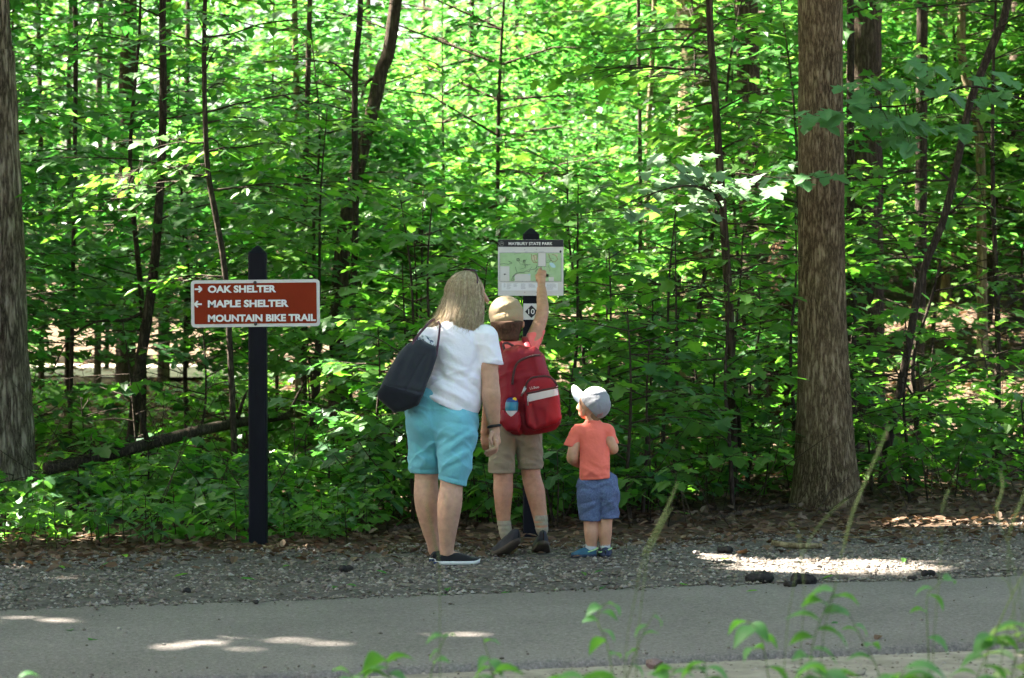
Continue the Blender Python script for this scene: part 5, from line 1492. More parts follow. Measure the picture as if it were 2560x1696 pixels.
S.wrinkle(24, 2.0, 15, 4, 3).wrinkle(-30, 1.2, 20, 5, 9)
S.cut((1030, 975), (1205, 1057))
cut_part(S, (1196, 905), (1262, 914), 1, 1205); cut_part(S, (1020, 925), (1075, 925), -1, 1066)
S.build('shirt', M['shirt_w'], W_, .0065)
S = Solid(WY, .03)
S.c((1082, 1005), (1128, 1015), 66, 66, .85).c((1077, 1050), (1134, 1064), 63, 61, .85).ball((1103, 1085, 14.14), 40).ball((1066, 1052, 14.12), 46).ball((1140, 1062, 14.08), 47)
S.chain([(1067, 1080, 14.18), (1063, 1150, 14.2), (1064, 1195, 14.2)], [52, 40, 33.5]).chain([(1142, 1090, 14.08), (1134, 1160, 14.06), (1128, 1222, 14.06)], [50, 40, 34])
for a, b, w, am in (((1086, 1085), (1097, 1190), 4, -2.6), ((1079, 1000), (1085, 1080), 4, -1.2), ((1095, 1135), (1182, 1080), 8, 3.2), ((1096, 1118), (1170, 1075), 6, -3), ((1035, 1105), (1086, 1145), 7, -2.6), ((1108, 1165), (1184, 1118), 8, 2.6), ((1040, 1130), (1080, 1165), 7, 2.2),
                    ((1100, 1170), (1165, 1145), 6, -2), ((1018, 1030), (1070, 1110), 10, 1.8), ((1160, 1100), (1150, 1200), 7, 2), ((1033, 1172), (1096, 1175), 2.4, -1.3), ((1098, 1182), (1162, 1198), 2.4, -1.3), ((1112, 1050), (1188, 1062), 6, -1.8), ((1090, 1100), (1120, 1090), 6, -3)): S.fold(a, b, w, am)
S.wrinkle(28, 2.4, 16, 4, 5).wrinkle(-38, 1.8, 18, 5, 12)
cut_part(S, (1020, 1184), (1110, 1187), -1, 1097); cut_part(S, (1090, 1193), (1165, 1213), 1, 1096.9)
S.cut((1260, 985), (980, 960))
S.build('shorts', M['shorts_w'], W_, .0065)
# hair
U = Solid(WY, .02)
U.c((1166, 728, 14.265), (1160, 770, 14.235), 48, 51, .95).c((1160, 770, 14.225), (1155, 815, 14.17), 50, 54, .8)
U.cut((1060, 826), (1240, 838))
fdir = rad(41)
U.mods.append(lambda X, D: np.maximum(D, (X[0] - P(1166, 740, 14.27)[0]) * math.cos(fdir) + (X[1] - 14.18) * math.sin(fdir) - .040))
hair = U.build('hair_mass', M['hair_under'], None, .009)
C = P(1166, 731, 14.268); Rh = .108
hb = MB()
def zpx(y, Y): return P(1280, y, Y)[2]
for k in range(3400):
    cl = rng.integers(0, 46); crng = np.random.default_rng(500 + cl)
    base = fdir + rad(62) + (cl + .5) / 46 * rad(208) ; ph = base + rng.normal(0, rad(7))
    off = crng.normal(0, 1, 6)
    lay = rng.uniform(-.005, .006) + .0008 * off[0]
    r0 = Rh + lay
    pts = []
    th0 = rad(rng.uniform(8, 60) if k % 3 else rng.uniform(2, 20))
    for th in np.linspace(th0, rad(96), 5):
        w = 1.0
        pts.append([C[0] + r0 * math.sin(th) * math.cos(ph) * 1.02, C[1] + r0 * math.sin(th) * math.sin(ph) * 1.04, C[2] + r0 * math.cos(th) * 1.04])
    e = pts[-1]; zend = zpx(834 + 7 * off[1] - 16 * max(0, math.cos(ph)) * 0 + rng.normal(0, 6) - (22 if ph > fdir + rad(270) else 0), 14.1)
    fl = max(0, -math.cos(ph)) ** 2           # left side flicks outwards
    back = max(0, -math.sin(ph))
    for t in np.linspace(.14, 1, 7):
        z = e[2] + (zend - e[2]) * t
        spread = 1 + .22 * t + .10 * math.sin(t * 3.0)
        x = C[0] + (e[0] - C[0]) * spread - .028 * t ** 1.5 - fl * .05 * t ** 4 + .006 * math.sin(t * 7 + off[2] * 2) + .003 * off[3] * t + rng.normal(0, .004) * t ** 2
        y = C[1] + (e[1] - C[1]) * (1 + .12 * t) - .075 * back * t - .012 * t + .005 * math.sin(t * 6 + off[4])
        if t > .85: y += .012 * (t - .85) / .15
        pts.append([x, y, z])
    pts = np.array(pts)
    if k % 11 == 0:                # flyaways
        pts[2:] += np.cumsum(rng.normal(0, .0022, (len(pts) - 2, 3)), 0) + (pts[2:] - C) * [.05, .05, 0]
    rr_ = np.full(len(pts), 0.0017 if k % 11 else .0009) * rng.uniform(.7, 1.15); rr_[0] *= .4; rr_[-1] *= .25; rr_[-2] *= .7
    hb.add(*tube(pts, rr_, 3, False, rng.uniform(0, 2)))
strands = hb.build('hair', M['hair_blond'], W_)
hair.parent = strands; hair.location = (0, 0, 0); hair.location = -(Vector(strands.location) + Vector(W_.location))
# wrist band, shoes
ring = [P(1235.5, 1066, 14.15) + m_per_px(14.15) * np.array([15.0 * math.cos(a), 15.0 * math.sin(a), 2.5 * math.cos(a) - 1.5 * math.sin(a)]) for a in np.linspace(0, 2 * math.pi, 25)]
tubes('wristband', M['black_rubber'], W_, [(ring, .0075)], 6)
shoe(W_, gpt(1199, 14.13), gpt(1090, 14.055), .096, .048, M['shoe_black'], M['rubber_white'], .020, toe_up=.008)
shoe(W_, gpt(1126, 14.42), gpt(1081, 14.205), .094, .050, M['shoe_black'], M['rubber_white'], .020, toe_up=.006)
M['shoe_tab'] = mat('blue_heel_tab', [(.02, .04, .10)], 8, .6)
for x, Y in ((1090, 14.045), (1079, 14.198)):
    c = np.array(gpt(x, Y)); b = MB(); b.add(*box(c + [-.013, -.004, .004], c + [.013, .004, .017])); b.build('heel_tab', M['shoe_tab'], W_)
# sunglasses pushed up on the head
sg = tag(empty('sunglasses', P(1178, 684, 14.3)), 'purple-rimmed sunglasses pushed up on the blond hair', 'sunglasses')
def hp(a, b, r=1.07):   # point on the head: azimuth a (photo-plane angle), elevation b
    return C + Rh * r * np.array([math.cos(b) * math.cos(a), math.cos(b) * math.sin(a), math.sin(b)])
fr = [hp(fdir + rad(a), rad(e), 1.13) for a, e in ((-98, 24), (-88, 44), (-74, 62), (-45, 71), (0, 75), (45, 71), (74, 62), (88, 44), (98, 24))]
tubes('frame', M['strap'], sg, [(smooth_path(np.array(fr), 36), .0042)], 6)
for a in (-42, 42):
    c = hp(fdir + rad(a), rad(71), 1.17); Sg = Solid(14.3, .01); b = MB()
    nrm = (c - C) / np.linalg.norm(c - C); u = np.cross(nrm, [0, 0, 1]); u /= np.linalg.norm(u); w = np.cross(u, nrm)
    n_ = 14; an = np.linspace(0, 2 * math.pi, n_ + 1)[:-1]
    V = [c + nrm * d + (u * math.cos(t) * .028 + w * math.sin(t) * .022) * s_ for d, s_ in ((0, 1), (.006, .9)) for t in an] + [c + nrm * .008]
    b.add(V, [[(i, (i + 1) % n_, n_ + (i + 1) % n_, n_ + i) for i in range(n_)], [(n_ + i, n_ + (i + 1) % n_, 2 * n_) for i in range(n_)]])
    b.build('lens', M['lens'], sg)

# tote bag
T = Slab(14.0, [(1019, 861), (1050, 850), (1091, 866), (1093, 892), (1081, 929), (1060, 980), (1045, 1012), (1010, 1026), (987, 1030), (947, 994), (945, 980), (971, 932), (1000, 881)], .075, .032)
T.fold((1060, 890), (1014, 975), 3, -2.2).fold((1000, 900), (975, 960), 9, 2).fold((1035, 880), (1010, 940), 8, 1.8).fold((1075, 880), (1050, 960), 8, -2).fold((960, 962), (1056, 982), 2.5, -1.5)
T.wrinkle(62, 1.6, 14, 3, 19)
tote = tag(empty('tote_bag', P(990, 1028, 14.0)), 'charcoal canvas tote bag hanging from a shoulder on plum straps', 'bag')
T.build('bag_body', M['canvas'], tote, .006)
T2 = Slab(14.0, [(961, 957), (1000, 966), (1016, 972), (1058, 984), (1046.5, 1013), (1010, 1027.5), (987, 1031.5), (945.5, 995), (943.5, 980)], .083, .030)
T2.build('bag_base', M['canvas_dark'], tote, .006)
def pY(L): return np.array([P(x, y, Y) for x, y, Y in L])
tubes('strap', M['strap'], tote, [(smooth_path(pY([(1030, 872, 13.93), (1036, 851, 13.95), (1056, 826, 14.0), (1072, 808, 14.06), (1082, 800, 14.14), (1086, 806, 14.26), (1080, 850, 14.3)]), 24), .0075)])
tubes('strap', M['strap'], tote, [(smooth_path(pY([(1090, 892, 13.95), (1094, 868, 13.98), (1098, 835, 14.02), (1100, 815, 14.04), (1096, 806, 14.12), (1094, 812, 14.26), (1090, 860, 14.3)]), 24), .006)])
M['scarf'] = mat('white_and_navy_print', [(.04, .06, .11), (.05, .07, .12), (.6, .6, .6), (.68, .67, .66), (.08, .10, .14)], 34, .8, .3, 60, detail=2)
Sc = Solid(14.0, .012)
for x, y, r in ((1050, 858, 13), (1060, 850, 12), (1068, 858, 12), (1078, 862, 11), (1057, 845, 8), (1072, 850, 7), (1045, 852, 8)): Sc.ball((x, y, 14.0 + random.uniform(-.03, .03)), r)
sf = tag(empty('scarf', P(1060, 868, 14.0)), 'crumpled white and navy printed cloth poking out of the tote bag', 'scarf')
Sc.build('cloth', M['scarf'], sf, .005)

# ================================================================== boy
YS, SHF = -.16, 0.0
def P(x, y, Y):        # he stands nearer than the depths noted below and leans in towards the map
    return P0(x, y, Y + float(np.interp(y, [672, 700, 760, 860, 1100, 1250], [.0, -.02, -.08, -.12, -.18, -.24])))
Bo = person(1295, 15.0, 'older child in tan cap and khaki shorts reaching up to the map')
BY = 15.05
B = Solid(BY, .016)
B.chain([(1257, 1100, 15.02), (1258, 1195, 15.0), (1258, 1232, 14.97), (1258, 1275, 14.96), (1261, 1318, 14.95), (1266, 1340, 14.94)], [26, 22.5, 21.5, 17, 13, 10])
B.c((1264, 1345, 14.95), (1252, 1368, 15.0), 8, 7)
B.chain([(1320, 1095, 15.05), (1328, 1188, 15.06), (1338, 1228, 15.03), (1346, 1270, 15.01), (1353, 1310, 14.98), (1356, 1332, 14.97)], [26, 22, 22, 18, 14, 10])
B.c((1356, 1338, 14.97), (1353, 1365, 15.06), 8, 7)
B.c((1290, 1070, 15.05), (1288, 900, 15.15), 46, 44, .75).c((1248, 882, 15.16), (1318, 874, 15.16), 18, 18)
B.chain([(1324, 868, 15.17), (1342, 828, 15.2), (1356, 782, 15.27), (1355, 745, 15.36), (1353.5, 716, 15.44)], [20, 17, 14.5, 12.5, 10])
B.chain([(1244, 890, 15.15), (1222, 985, 15.1), (1213, 1062, 15.16)], [19, 14, 10])
B.c((1276, 880, 15.15), (1272, 830, 15.17), 20, 19).ball((1267, 798, 15.19), 38).c((1270, 815, 15.24), (1272, 832, 15.27), 28, 18).chain([(1272, 806, 15.30), (1273, 815, 15.31)], [5, 5], k=.008)
B.c((1307, 806, 15.17), (1307, 817, 15.17), 5, 4.5, .6, k=.006).c((1231, 808, 15.17), (1231, 818, 15.17), 5, 4.5, .6, k=.006)
Hd = Solid(BY, .008)
Hd.c((1353.5, 716, 15.44), (1353.5, 702, 15.47), 10, 10.5).c((1352, 700, 15.475), (1354, 688, 15.495), 11.5, 11.5, .75)
for k, xx in enumerate((1346, 1351.5, 1357, 1361.5)):
    if k == 0: finger(Hd, [(xx, 686, 15.50), (xx + 2, 679, 15.535), (xx + 4, 674, 15.575), (1352, 672, 15.625)], 4.6, 3.3)
    else: finger(Hd, [(xx, 686, 15.50), (xx, 677 + k, 15.525), (xx, 683 + k, 15.55), (xx, 692 + k, 15.535)], 4.5, 3.6)
finger(Hd, [(1344, 700, 15.47), (1342, 690, 15.50), (1347, 684, 15.53)], 4.6, 3.6)
Hl = Solid(BY, .008)
Hl.c((1213, 1060, 15.16), (1213, 1078, 15.17), 10, 11).c((1213, 1080, 15.17), (1214, 1095, 15.175), 11, 10.5, .7)
for k, xx in enumerate((1206, 1211, 1216, 1221)): finger(Hl, [(xx, 1096, 15.17), (xx + 1, 1108 + (k % 3), 15.165), (xx + 3, 1118 + (k % 3), 15.18), (xx + 4, 1123 + (k % 2) * 2, 15.2)], 4.6, 3.4)
finger(Hl, [(1222, 1082, 15.17), (1227, 1096, 15.17), (1227, 1106, 15.18)], 4.6, 3.6)
for a, b, w, am in (((1240, 1198), (1278, 1200), 2.5, -1.2), ((1310, 1192), (1348, 1194), 2.5, -1.2), ((1256, 1215), (1256, 1265), 7, 1.6), ((1334, 1210), (1342, 1260), 7, 1.6), ((1340, 782), (1368, 778), 3, -1)): B.fold(a, b, w, am)
B.build('body', M['skin_b'], Bo, .008, ((Hd, .0035), (Hl, .0035)))
S = Solid(BY, .022)
S.c((1248, 882, 15.15), (1320, 874, 15.15), 24, 24, .95).chain([(1288, 895, 15.15), (1290, 1062, 15.06)], [50, 50], .8).c((1322, 870, 15.16), (1342, 826, 15.21), 23, 21.5).c((1245, 890, 15.15), (1228, 950, 15.12), 22, 20)
S.c((1277, 866, 15.15), (1276, 858, 15.16), 24, 22)
S.fold((1320, 870), (1350, 840), 4, -2).fold((1330, 880), (1355, 850), 5, 2)
pa, pb = P(1318, 834, BY), P(1366, 824, BY); xx0 = P(1318, 800, BY)[0]
S.mods.append(lambda X, D: np.maximum(D, np.minimum(X[2] - (pa[2] + (X[0] - pa[0]) / (pb[0] - pa[0]) * (pb[2] - pa[2])), X[0] - xx0)))
S.mods.append(lambda X, D, z=P(1280, 853, BY)[2], x=xx0: np.maximum(D, np.minimum(X[2] - z, x - X[0])))
cut_part(S, (1200, 952), (1250, 955), -1, 1244)
S.cut((1200, 1085), (1400, 1085))
S.build('shirt', M['pink'], Bo, .0065)
S = Solid(BY, .022)
S.c((1266, 1068, 15.05), (1312, 1066, 15.05), 43, 42, .85).ball((1264, 1090, 14.99), 32).ball((1316, 1086, 15.0), 32)
S.chain([(1257, 1105, 15.02), (1254, 1195, 15.0)], [36, 30]).chain([(1318, 1100, 15.05), (1328, 1188, 15.06)], [36, 29])
for a, b, w, am in (((1289, 1100), (1291, 1180), 4, -3), ((1232, 1120), (1275, 1150), 6, -2), ((1230, 1150), (1270, 1165), 5, 1.8), ((1305, 1125), (1345, 1110), 6, 2), ((1300, 1140), (1340, 1150), 5, -1.6), ((1226, 1171), (1284, 1171), 2.2, -1.2), ((1300, 1163), (1356, 1163), 2.2, -1.2)): S.fold(a, b, w, am)
S.wrinkle(15, 2.0, 20, 5, 6).wrinkle(-40, 1.6, 20, 5, 14)
cut_part(S, (1200, 1180), (1300, 1182), -1, 1291); cut_part(S, (1285, 1174), (1370, 1171), 1, 1290.9)
S.build('shorts', M['khaki'], Bo, .0065)
S = Solid(BY, .012)
S.ball((1267, 806, 15.175), 40.5).c((1270, 822, 15.14), (1274, 846, 15.12), 34, 24)
S.cut((1200, 852), (1340, 852)); S.cut((1345, 800), (1195, 806))
hm = S.build('hair_mass', M['hair_brown'], None, .007)
hb = MB()
for k in range(900):
    x = rng.uniform(1232, 1306); y = rng.uniform(806, 846)
    if S.field([np.array([P(x, y, 15.15)[0]]), np.array([15.15]), np.array([P(x, y, 15.15)[2]])])[0] > 0: continue
    Yf = S.front(x, y, 80, .4); p0 = P(x, y, Yf + .002); p1 = p0 + np.array([rng.normal(0, .003), -.004, -.016])
    hb.add(*tube(np.array([p0, (p0 + p1) / 2 + [0, -.003, 0], p1]), [.0018, .0016, .0004], 3, False))
hs = hb.build('hair', M['hair_brown'], Bo); hm.parent = hs; hm.location = -(Vector(hs.location) + Vector(Bo.location))
S = Solid(BY, .012)
S.c((1265, 783, 15.19), (1267, 797, 15.18), 43.5, 42)
for a, b, w, am in (((1228, 792), (1302, 762), 3, -1.6), ((1262, 742), (1268, 815), 2, -1.0), ((1235, 775), (1290, 752), 5, 1.4), ((1240, 800), (1300, 790), 6, 1.2), ((1268, 778), (1305, 770), 2.4, -1.2)): S.fold(a, b, w, am)
S.cut((1215, 816), (1320, 805))
cap = S.build('cap', M['cap_tan'], Bo, .006)
S2 = Solid(BY, .008)
S2.c((1245, 800, 15.30), (1295, 797, 15.30), 5, 5).c((1255, 801, 15.355), (1288, 799, 15.355), 4, 4)
o = S2.build('bill', M['cap_tan'], None, .006); o.parent = cap; o.location = -(Vector(cap.location) + Vector(Bo.location))
S2 = Solid(BY, .004); S2.ball((1267, 779, S.front(1267, 779, 120, .5) + .002), 3.2); o = S2.build('button', M['cap_tan'], None, .003); o.parent = cap; o.location = -(Vector(cap.location) + Vector(Bo.location))
for nm, a, b, ra, rb in (('sock', (1259, 1299, 14.955), (1265, 1338, 14.945), 17, 15), ('sock', (1351, 1289, 14.99), (1355, 1326, 14.975), 17.5, 15)):
    S = Solid(BY, .01); S.c(a, b, ra, rb)
    for k in range(3): S.fold((a[0] - 20, a[1] + 8 + k * 11), (a[0] + 22, a[1] + 5 + k * 12), 3, 1.2)
    S.cut((1400, a[1] - 4), (1200, a[1] - 2)); S.build(nm, M['sock'], Bo, .005)
shoe(Bo, gpt(1234, 14.74), gpt(1297, 14.585), .104, .072, M['sneaker'], M['sole_dark'], .024, pitch=.42, collar=.015)
shoe(Bo, gpt(1349, 14.84), gpt(1359, 14.625), .102, .072, M['sneaker'], M['sole_dark'], .024, pitch=.30, collar=.015)

# backpack
PK = Slab(14.93, [(1262, 874), (1296, 864), (1338, 868), (1358, 888), (1372, 930), (1386, 985), (1399, 1036), (1401, 1056), (1386, 1072), (1350, 1085), (1300, 1089), (1268, 1079), (1250, 1056), (1246, 1000), (1244, 940), (1250, 896)], .10, .055)
for a, b, w, am in (((1300, 870), (1262, 930), 9, 2), ((1290, 1040), (1306, 1086), 6, -3), ((1275, 1030), (1285, 1080), 7, 2.4), ((1260, 900), (1252, 1000), 8, -2), ((1285, 960), (1300, 1030), 9, -3), ((1335, 880), (1345, 930), 9, 2), ((1270, 940), (1275, 985), 10, 2)): PK.fold(a, b, w, am)
PK.wrinkle(70, 1.8, 14, 4, 2).wrinkle(10, 1.2, 16, 5, 22)
pack = tag(empty('backpack', P(1325, 1086, 14.93)), 'red school backpack with a pale reflective strip on its pocket', 'backpack')
PK.build('main_compartment', M['red'], pack, .006)
FP = Slab(14.845, [(1314, 952), (1332, 939), (1374, 937), (1391, 953), (1399, 1000), (1404, 1046), (1392, 1060), (1335, 1076), (1316, 1064), (1311, 1000)], .055, .03)
FP.fold((1330, 1020), (1340, 1065), 6, -2).fold((1318, 1015), (1322, 1060), 6, 2).fold((1360, 1020), (1385, 1050), 12, 1.5)
FP.wrinkle(60, 1.4, 16, 5, 2)
pocket = FP.build('front_pocket', M['red'], pack, .0055)
def subp(o, parent, top=pack): o.parent = parent; o.location = -(Vector(parent.location) + Vector(top.location)) ; return o
strip_on(PK, [(1281, 962), (1284, 935), (1290, 914), (1302, 901), (1328, 891), (1350, 888)], 6, 'zipper', M['zip'], pack)
subp(strip_on(FP, [(1313, 980), (1318, 957), (1334, 944), (1370, 942), (1387, 955), (1394, 968)], 5, 'zipper', M['zip'], None), pocket)
subp(strip_on(FP, [(1317, 984), (1350, 977), (1394, 968)], 4, 'zipper', M['zip'], None), pocket)
V = []; nn = 14
for t in np.linspace(0, 1, nn):
    for (xa, ya), (xb, yb) in (((1320, 986.5), (1394.5, 971)), ((1322, 1005), (1396, 988))):
        x, y = xa + (xb - xa) * t, ya + (yb - ya) * t; V.append(P(x, y, FP.front(x, y) - .007))
b = MB(); b.add(V, [[(2 * i, 2 * i + 1, 2 * i + 3, 2 * i + 2) for i in range(nn - 1)]]); subp(b.build('reflective_strip', M['reflect'], None), pocket)
lx, ly = P(1325, 974, FP.front(1336, 970)), P(1348, 974, FP.front(1336, 970))
o = text_mesh('logo', 'L.L.Bean', lx[0], ly[0], lx[2], 6.2 * m_per_px(14.8), lx[1] - .006, M['white'], None, .004, .0008, rad(9), np.array([lx[0], lx[2]])); subp(o, pocket)
for a, b_ in (((1303, 991), (1312, 966)), ((1307, 985), (1315, 970)), ((1319, 990), (1320, 1014))):
    pp = [P(a[0], a[1], FP.front(1322, 985) - .012), P(b_[0], b_[1], FP.front(1322, 985) - .012)]
    tubes('zip_pull', M['metal'], pack, [(pp, .0045)], 5)
SP = Slab(14.90, [(1254, 1024), (1300, 1026), (1304, 1060), (1296, 1080), (1266, 1076), (1250, 1052)], .128, .04); SP.build('side_pocket', M['red'], pack, .006)
for pts in ([(1326, 880, 15.02), (1316, 858, 15.06), (1312, 846, 15.14), (1314, 852, 15.24), (1312, 900, 15.28)], [(1262, 885, 15.02), (1252, 868, 15.06), (1248, 858, 15.14), (1248, 866, 15.24), (1252, 910, 15.27)]):
    q = smooth_path(pY(pts), 20); b = MB(); V, pl = tube(q, .02, 8); ctr = np.repeat(q, 8, 0)
    V[:160] = ctr + (V[:160] - ctr) * [1.0, .45, .45]; b.add(V, pl); b.build('shoulder_strap', M['red'], pack)
tubes('grab_loop', M['zip'], pack, [(smooth_path(pY([(1262, 876, 14.95), (1258, 862, 14.96), (1268, 858, 14.97), (1284, 866, 14.97), (1290, 873, 14.95)]), 14), .007)])
# bottle in the side pocket
def turned(name, prof, c, m, parent, tilt=(0, 0), n=20):
    V = []; an = np.linspace(0, 2 * math.pi, n + 1)[:-1]
    for r, z in prof: V += [(c[0] + r * math.cos(a) + z * tilt[0], c[1] + r * math.sin(a) + z * tilt[1], c[2] + z) for a in an]
    k = len(prof); q = [(j * n + i, j * n + (i + 1) % n, (j + 1) * n + (i + 1) % n, (j + 1) * n + i) for j in range(k - 1) for i in range(n)]
    b = MB(); b.add(V, [q, [tuple(range(n - 1, -1, -1)), tuple((k - 1) * n + i for i in range(n))]] if False else [q]); 
    b.add([V[-1 - i] for i in range(n)][::-1], [[tuple(range(n))]]); return b.build(name, m, parent)
bc = P(1277, 1052, 14.815); u = m_per_px(14.815)
bot = tag(empty('water_bottle', bc), 'teal water bottle with blue lid in the backpack side pocket', 'bottle')
turned('bottle_body', [(14 * u, 0), (15 * u, 2 * u), (15 * u, 24 * u), (14.6 * u, 26 * u)], bc, M['reflect'], bot, (.06, 0))
turned('band', [(15.4 * u, 25 * u), (16 * u, 27 * u), (16 * u, 44 * u), (15 * u, 46 * u)], bc, M['teal'], bot, (.06, 0))
turned('lid', [(15 * u, 46 * u), (14.5 * u, 50 * u), (11 * u, 55 * u), (6 * u, 57 * u)], bc, M['bluep'], bot, (.06, 0))
Sb = Solid(14.8, .004); Sb.c((1277, 1003, 14.785), (1287, 999, 14.785), 5, 5); Sb.build('button', M['yellowp'], bot, .003)

# ================================================================== toddler
YS = SHF = -.10
def P(x, y, Y): return P0(x, y, Y + YS)
To = person(1485, 14.5, 'small toddler in coral T-shirt and blue shorts, grey cap tipped back')
TY = 14.5
B = Solid(TY, .014)
B.chain([(1475, 1250), (1477, 1310, 14.5), (1478, 1335, 14.49), (1478, 1368, 14.5), (1476, 1384, 14.5)], [20, 16, 15, 11, 8]).c((1474, 1386, 14.5), (1455, 1390, 14.51), 7, 6)
B.chain([(1518, 1245), (1514, 1305, 14.5), (1513, 1335, 14.5), (1513, 1362, 14.51), (1513, 1378, 14.51)], [19, 15, 14, 10.5, 8]).c((1513, 1380, 14.53), (1512, 1384, 14.58), 7, 6)
B.c((1490, 1205), (1484, 1090), 32, 32, .8).c((1450, 1080), (1514, 1078), 14, 13)
B.chain([(1444, 1084, 14.5), (1432, 1135, 14.47), (1434, 1150, 14.5), (1452, 1162, 14.6)], [14, 12.5, 12, 9])
B.chain([(1520, 1082, 14.5), (1532, 1118, 14.48), (1530, 1124, 14.52), (1512, 1128, 14.62)], [13, 11, 11, 8.5])
B.c((1482, 1065), (1481, 1040), 17, 17).ball((1482, 1008, 14.52), 35).c((1472, 1020, 14.55), (1462, 1034, 14.575), 24, 14).ball((1458, 1018, 14.57), 15).c((1446, 1016, 14.59), (1444, 1021, 14.59), 4, 4, k=.008)
B.c((1459, 1028, 14.475), (1458, 1038, 14.475), 5.5, 4.5, .6, k=.005).ball((1451, 1034, 14.585), 5, k=.01)
Ht = Solid(TY, .006)
for (cx, cy, cY) in ((1452, 1162, 14.6), (1512, 1128, 14.62)):
    sgn = 1 if cx < 1480 else -1
    Ht.c((cx, cy, cY), (cx + 10 * sgn, cy + 3, cY + .03), 9, 8.5, .8)
    for k in range(4): finger(Ht, [(cx + 12 * sgn, cy - 4 + k * 3.4, cY + .03), (cx + 20 * sgn, cy - 5 + k * 3.6, cY + .04), (cx + 24 * sgn, cy - 2 + k * 3.6, cY + .03)], 3.6, 2.8)
    finger(Ht, [(cx + 4 * sgn, cy - 6, cY + .02), (cx + 13 * sgn, cy - 11, cY + .03)], 3.8, 3)
B.build('body', M['skin_t'], To, .007, ((Ht, .0035),))
S = Solid(TY, .02)
S.c((1450, 1080), (1514, 1078), 19, 18, .95).chain([(1482, 1092), (1485, 1130), (1490, 1180)], [39, 40, 45], .86).c((1446, 1082), (1428, 1118, 14.49), 19, 19.5).c((1518, 1082), (1533, 1112, 14.49), 17, 14.5)
S.c((1482, 1064), (1482, 1058), 22, 20)
for a, b, w, am in (((1448, 1090), (1455, 1150), 5, -2.5), ((1518, 1085), (1512, 1140), 5, -2.5), ((1450, 1165), (1500, 1185), 5, 1.6), ((1480, 1160), (1530, 1180), 5, -1.6), ((1500, 1100), (1485, 1180), 9, 1.4), ((1475, 1150), (1510, 1172), 4, 1.4), ((1446, 1193), (1536, 1186), 2, -1.0), ((1460, 1140), (1452, 1195), 5, 1.4)): S.fold(a, b, w, am)
S.wrinkle(20, 1.5, 22, 5, 8).wrinkle(-55, 1.2, 24, 6, 15)
S.cut((1420, 1203), (1550, 1192)); cut_part(S, (1400, 1111), (1450, 1121), -1, 1449); cut_part(S, (1515, 1114), (1550, 1108), 1, 1524)
S.mods.append(lambda X, D, z=P(1280, 1050, TY)[2]: np.maximum(D, X[2] - z))
S.build('shirt', M['coral'], To, .0055)
S = Solid(TY, .018)
S.c((1474, 1212), (1512, 1208), 32, 30, .95).c((1492, 1215), (1495, 1255), 34, 26, .9).ball((1472, 1235, 14.48), 25).ball((1516, 1232, 14.48), 24).chain([(1474, 1235), (1475, 1320)], [30, 26]).chain([(1520, 1230), (1524, 1315)], [26, 22])
for a, b, w, am in (((1501, 1235), (1502, 1300), 3, -2.4), ((1498, 1206), (1501, 1235), 2.5, -.8), ((1456, 1285), (1490, 1265), 4, -2), ((1460, 1270), (1495, 1250), 5, 1.8), ((1510, 1285), (1540, 1268), 4, -2), ((1506, 1262), (1538, 1248), 5, 1.6), ((1452, 1220), (1490, 1222), 2, -1.2), ((1452, 1258), (1488, 1250), 3, -1.2)): S.fold(a, b, w, am)
S.wrinkle(30, 2.4, 22, 6, 4).wrinkle(-30, 1.8, 24, 6, 16)
cut_part(S, (1430, 1300), (1510, 1303), -1, 1502); cut_part(S, (1495, 1298), (1560, 1294), 1, 1501.9)
S.build('shorts', M['denim'], To, .0055)
S = Solid(TY, .01)
S.c((1488, 1004, 14.51), (1491, 1012, 14.50), 37.5, 36)
for a, b, w, am in (((1454, 990), (1522, 984), 1.6, -.9), ((1460, 1030), (1518, 984), 1.6, -.9), ((1488, 968), (1500, 1050), 1.6, -.8), ((1470, 1010), (1500, 1000), 9, .9)): S.fold(a, b, w, am)
S.cut((1446, 996), (1506, 1058))
cap = S.build('cap', M['cap_grey'], To, .0055)
# bill: a curved tongue tipped up and to the side
fwd = np.array([-.62, .45, .64]); fwd /= np.linalg.norm(fwd); sd = np.cross(fwd, [0, 0, 1]); sd /= np.linalg.norm(sd); upv = np.cross(sd, fwd)
c0 = P(1458, 990, 14.53)
V = []; nu, nv = 10, 13
for lay in (0, -.004):
    for i in range(nu):
        for j in range(nv):
            v_ = -1 + 2 * j / (nv - 1); w = .066; ln = .088 * math.sqrt(max(0, 1 - (v_ * .93) ** 2)) ** .8
            V.append(c0 + sd * v_ * w + fwd * (-.035 * (v_ ** 2) + ln * i / (nu - 1) + .0) + upv * (lay - .022 * v_ ** 2 + .004))
m_ = nu * nv; q = []
for i in range(nu - 1):
    for j in range(nv - 1):
        a_ = i * nv + j; q += [(a_, a_ + 1, a_ + nv + 1, a_ + nv), (m_ + a_, m_ + a_ + nv, m_ + a_ + nv + 1, m_ + a_ + 1)]
q += [((nu - 1) * nv + j, (nu - 1) * nv + j + 1, m_ + (nu - 1) * nv + j + 1, m_ + (nu - 1) * nv + j) for j in range(nv - 1)]
b = MB(); b.add(V, [q]); o = b.build('bill', M['cap_bill_lit'], None); o.parent = cap; o.location = -(Vector(cap.location) + Vector(To.location))
M['cap_mark'] = mat('faded_red_print', [(.42, .16, .15)], 8, .7)
for k in range(3):
    o = strip_on(S, [(1494 + k * 5, 1043 - k * 2), (1496 + k * 5, 1036 - k * 2)], 2.4, 'cap_mark', M['cap_mark'], None, .001, 6, 4); o.parent = cap; o.location = -(Vector(cap.location) + Vector(To.location))
S = Solid(TY, .01); S.c((1486, 1040, 14.485), (1488, 1046, 14.485), 14, 12); S.build('hair', M['hair_light'], To, .006)
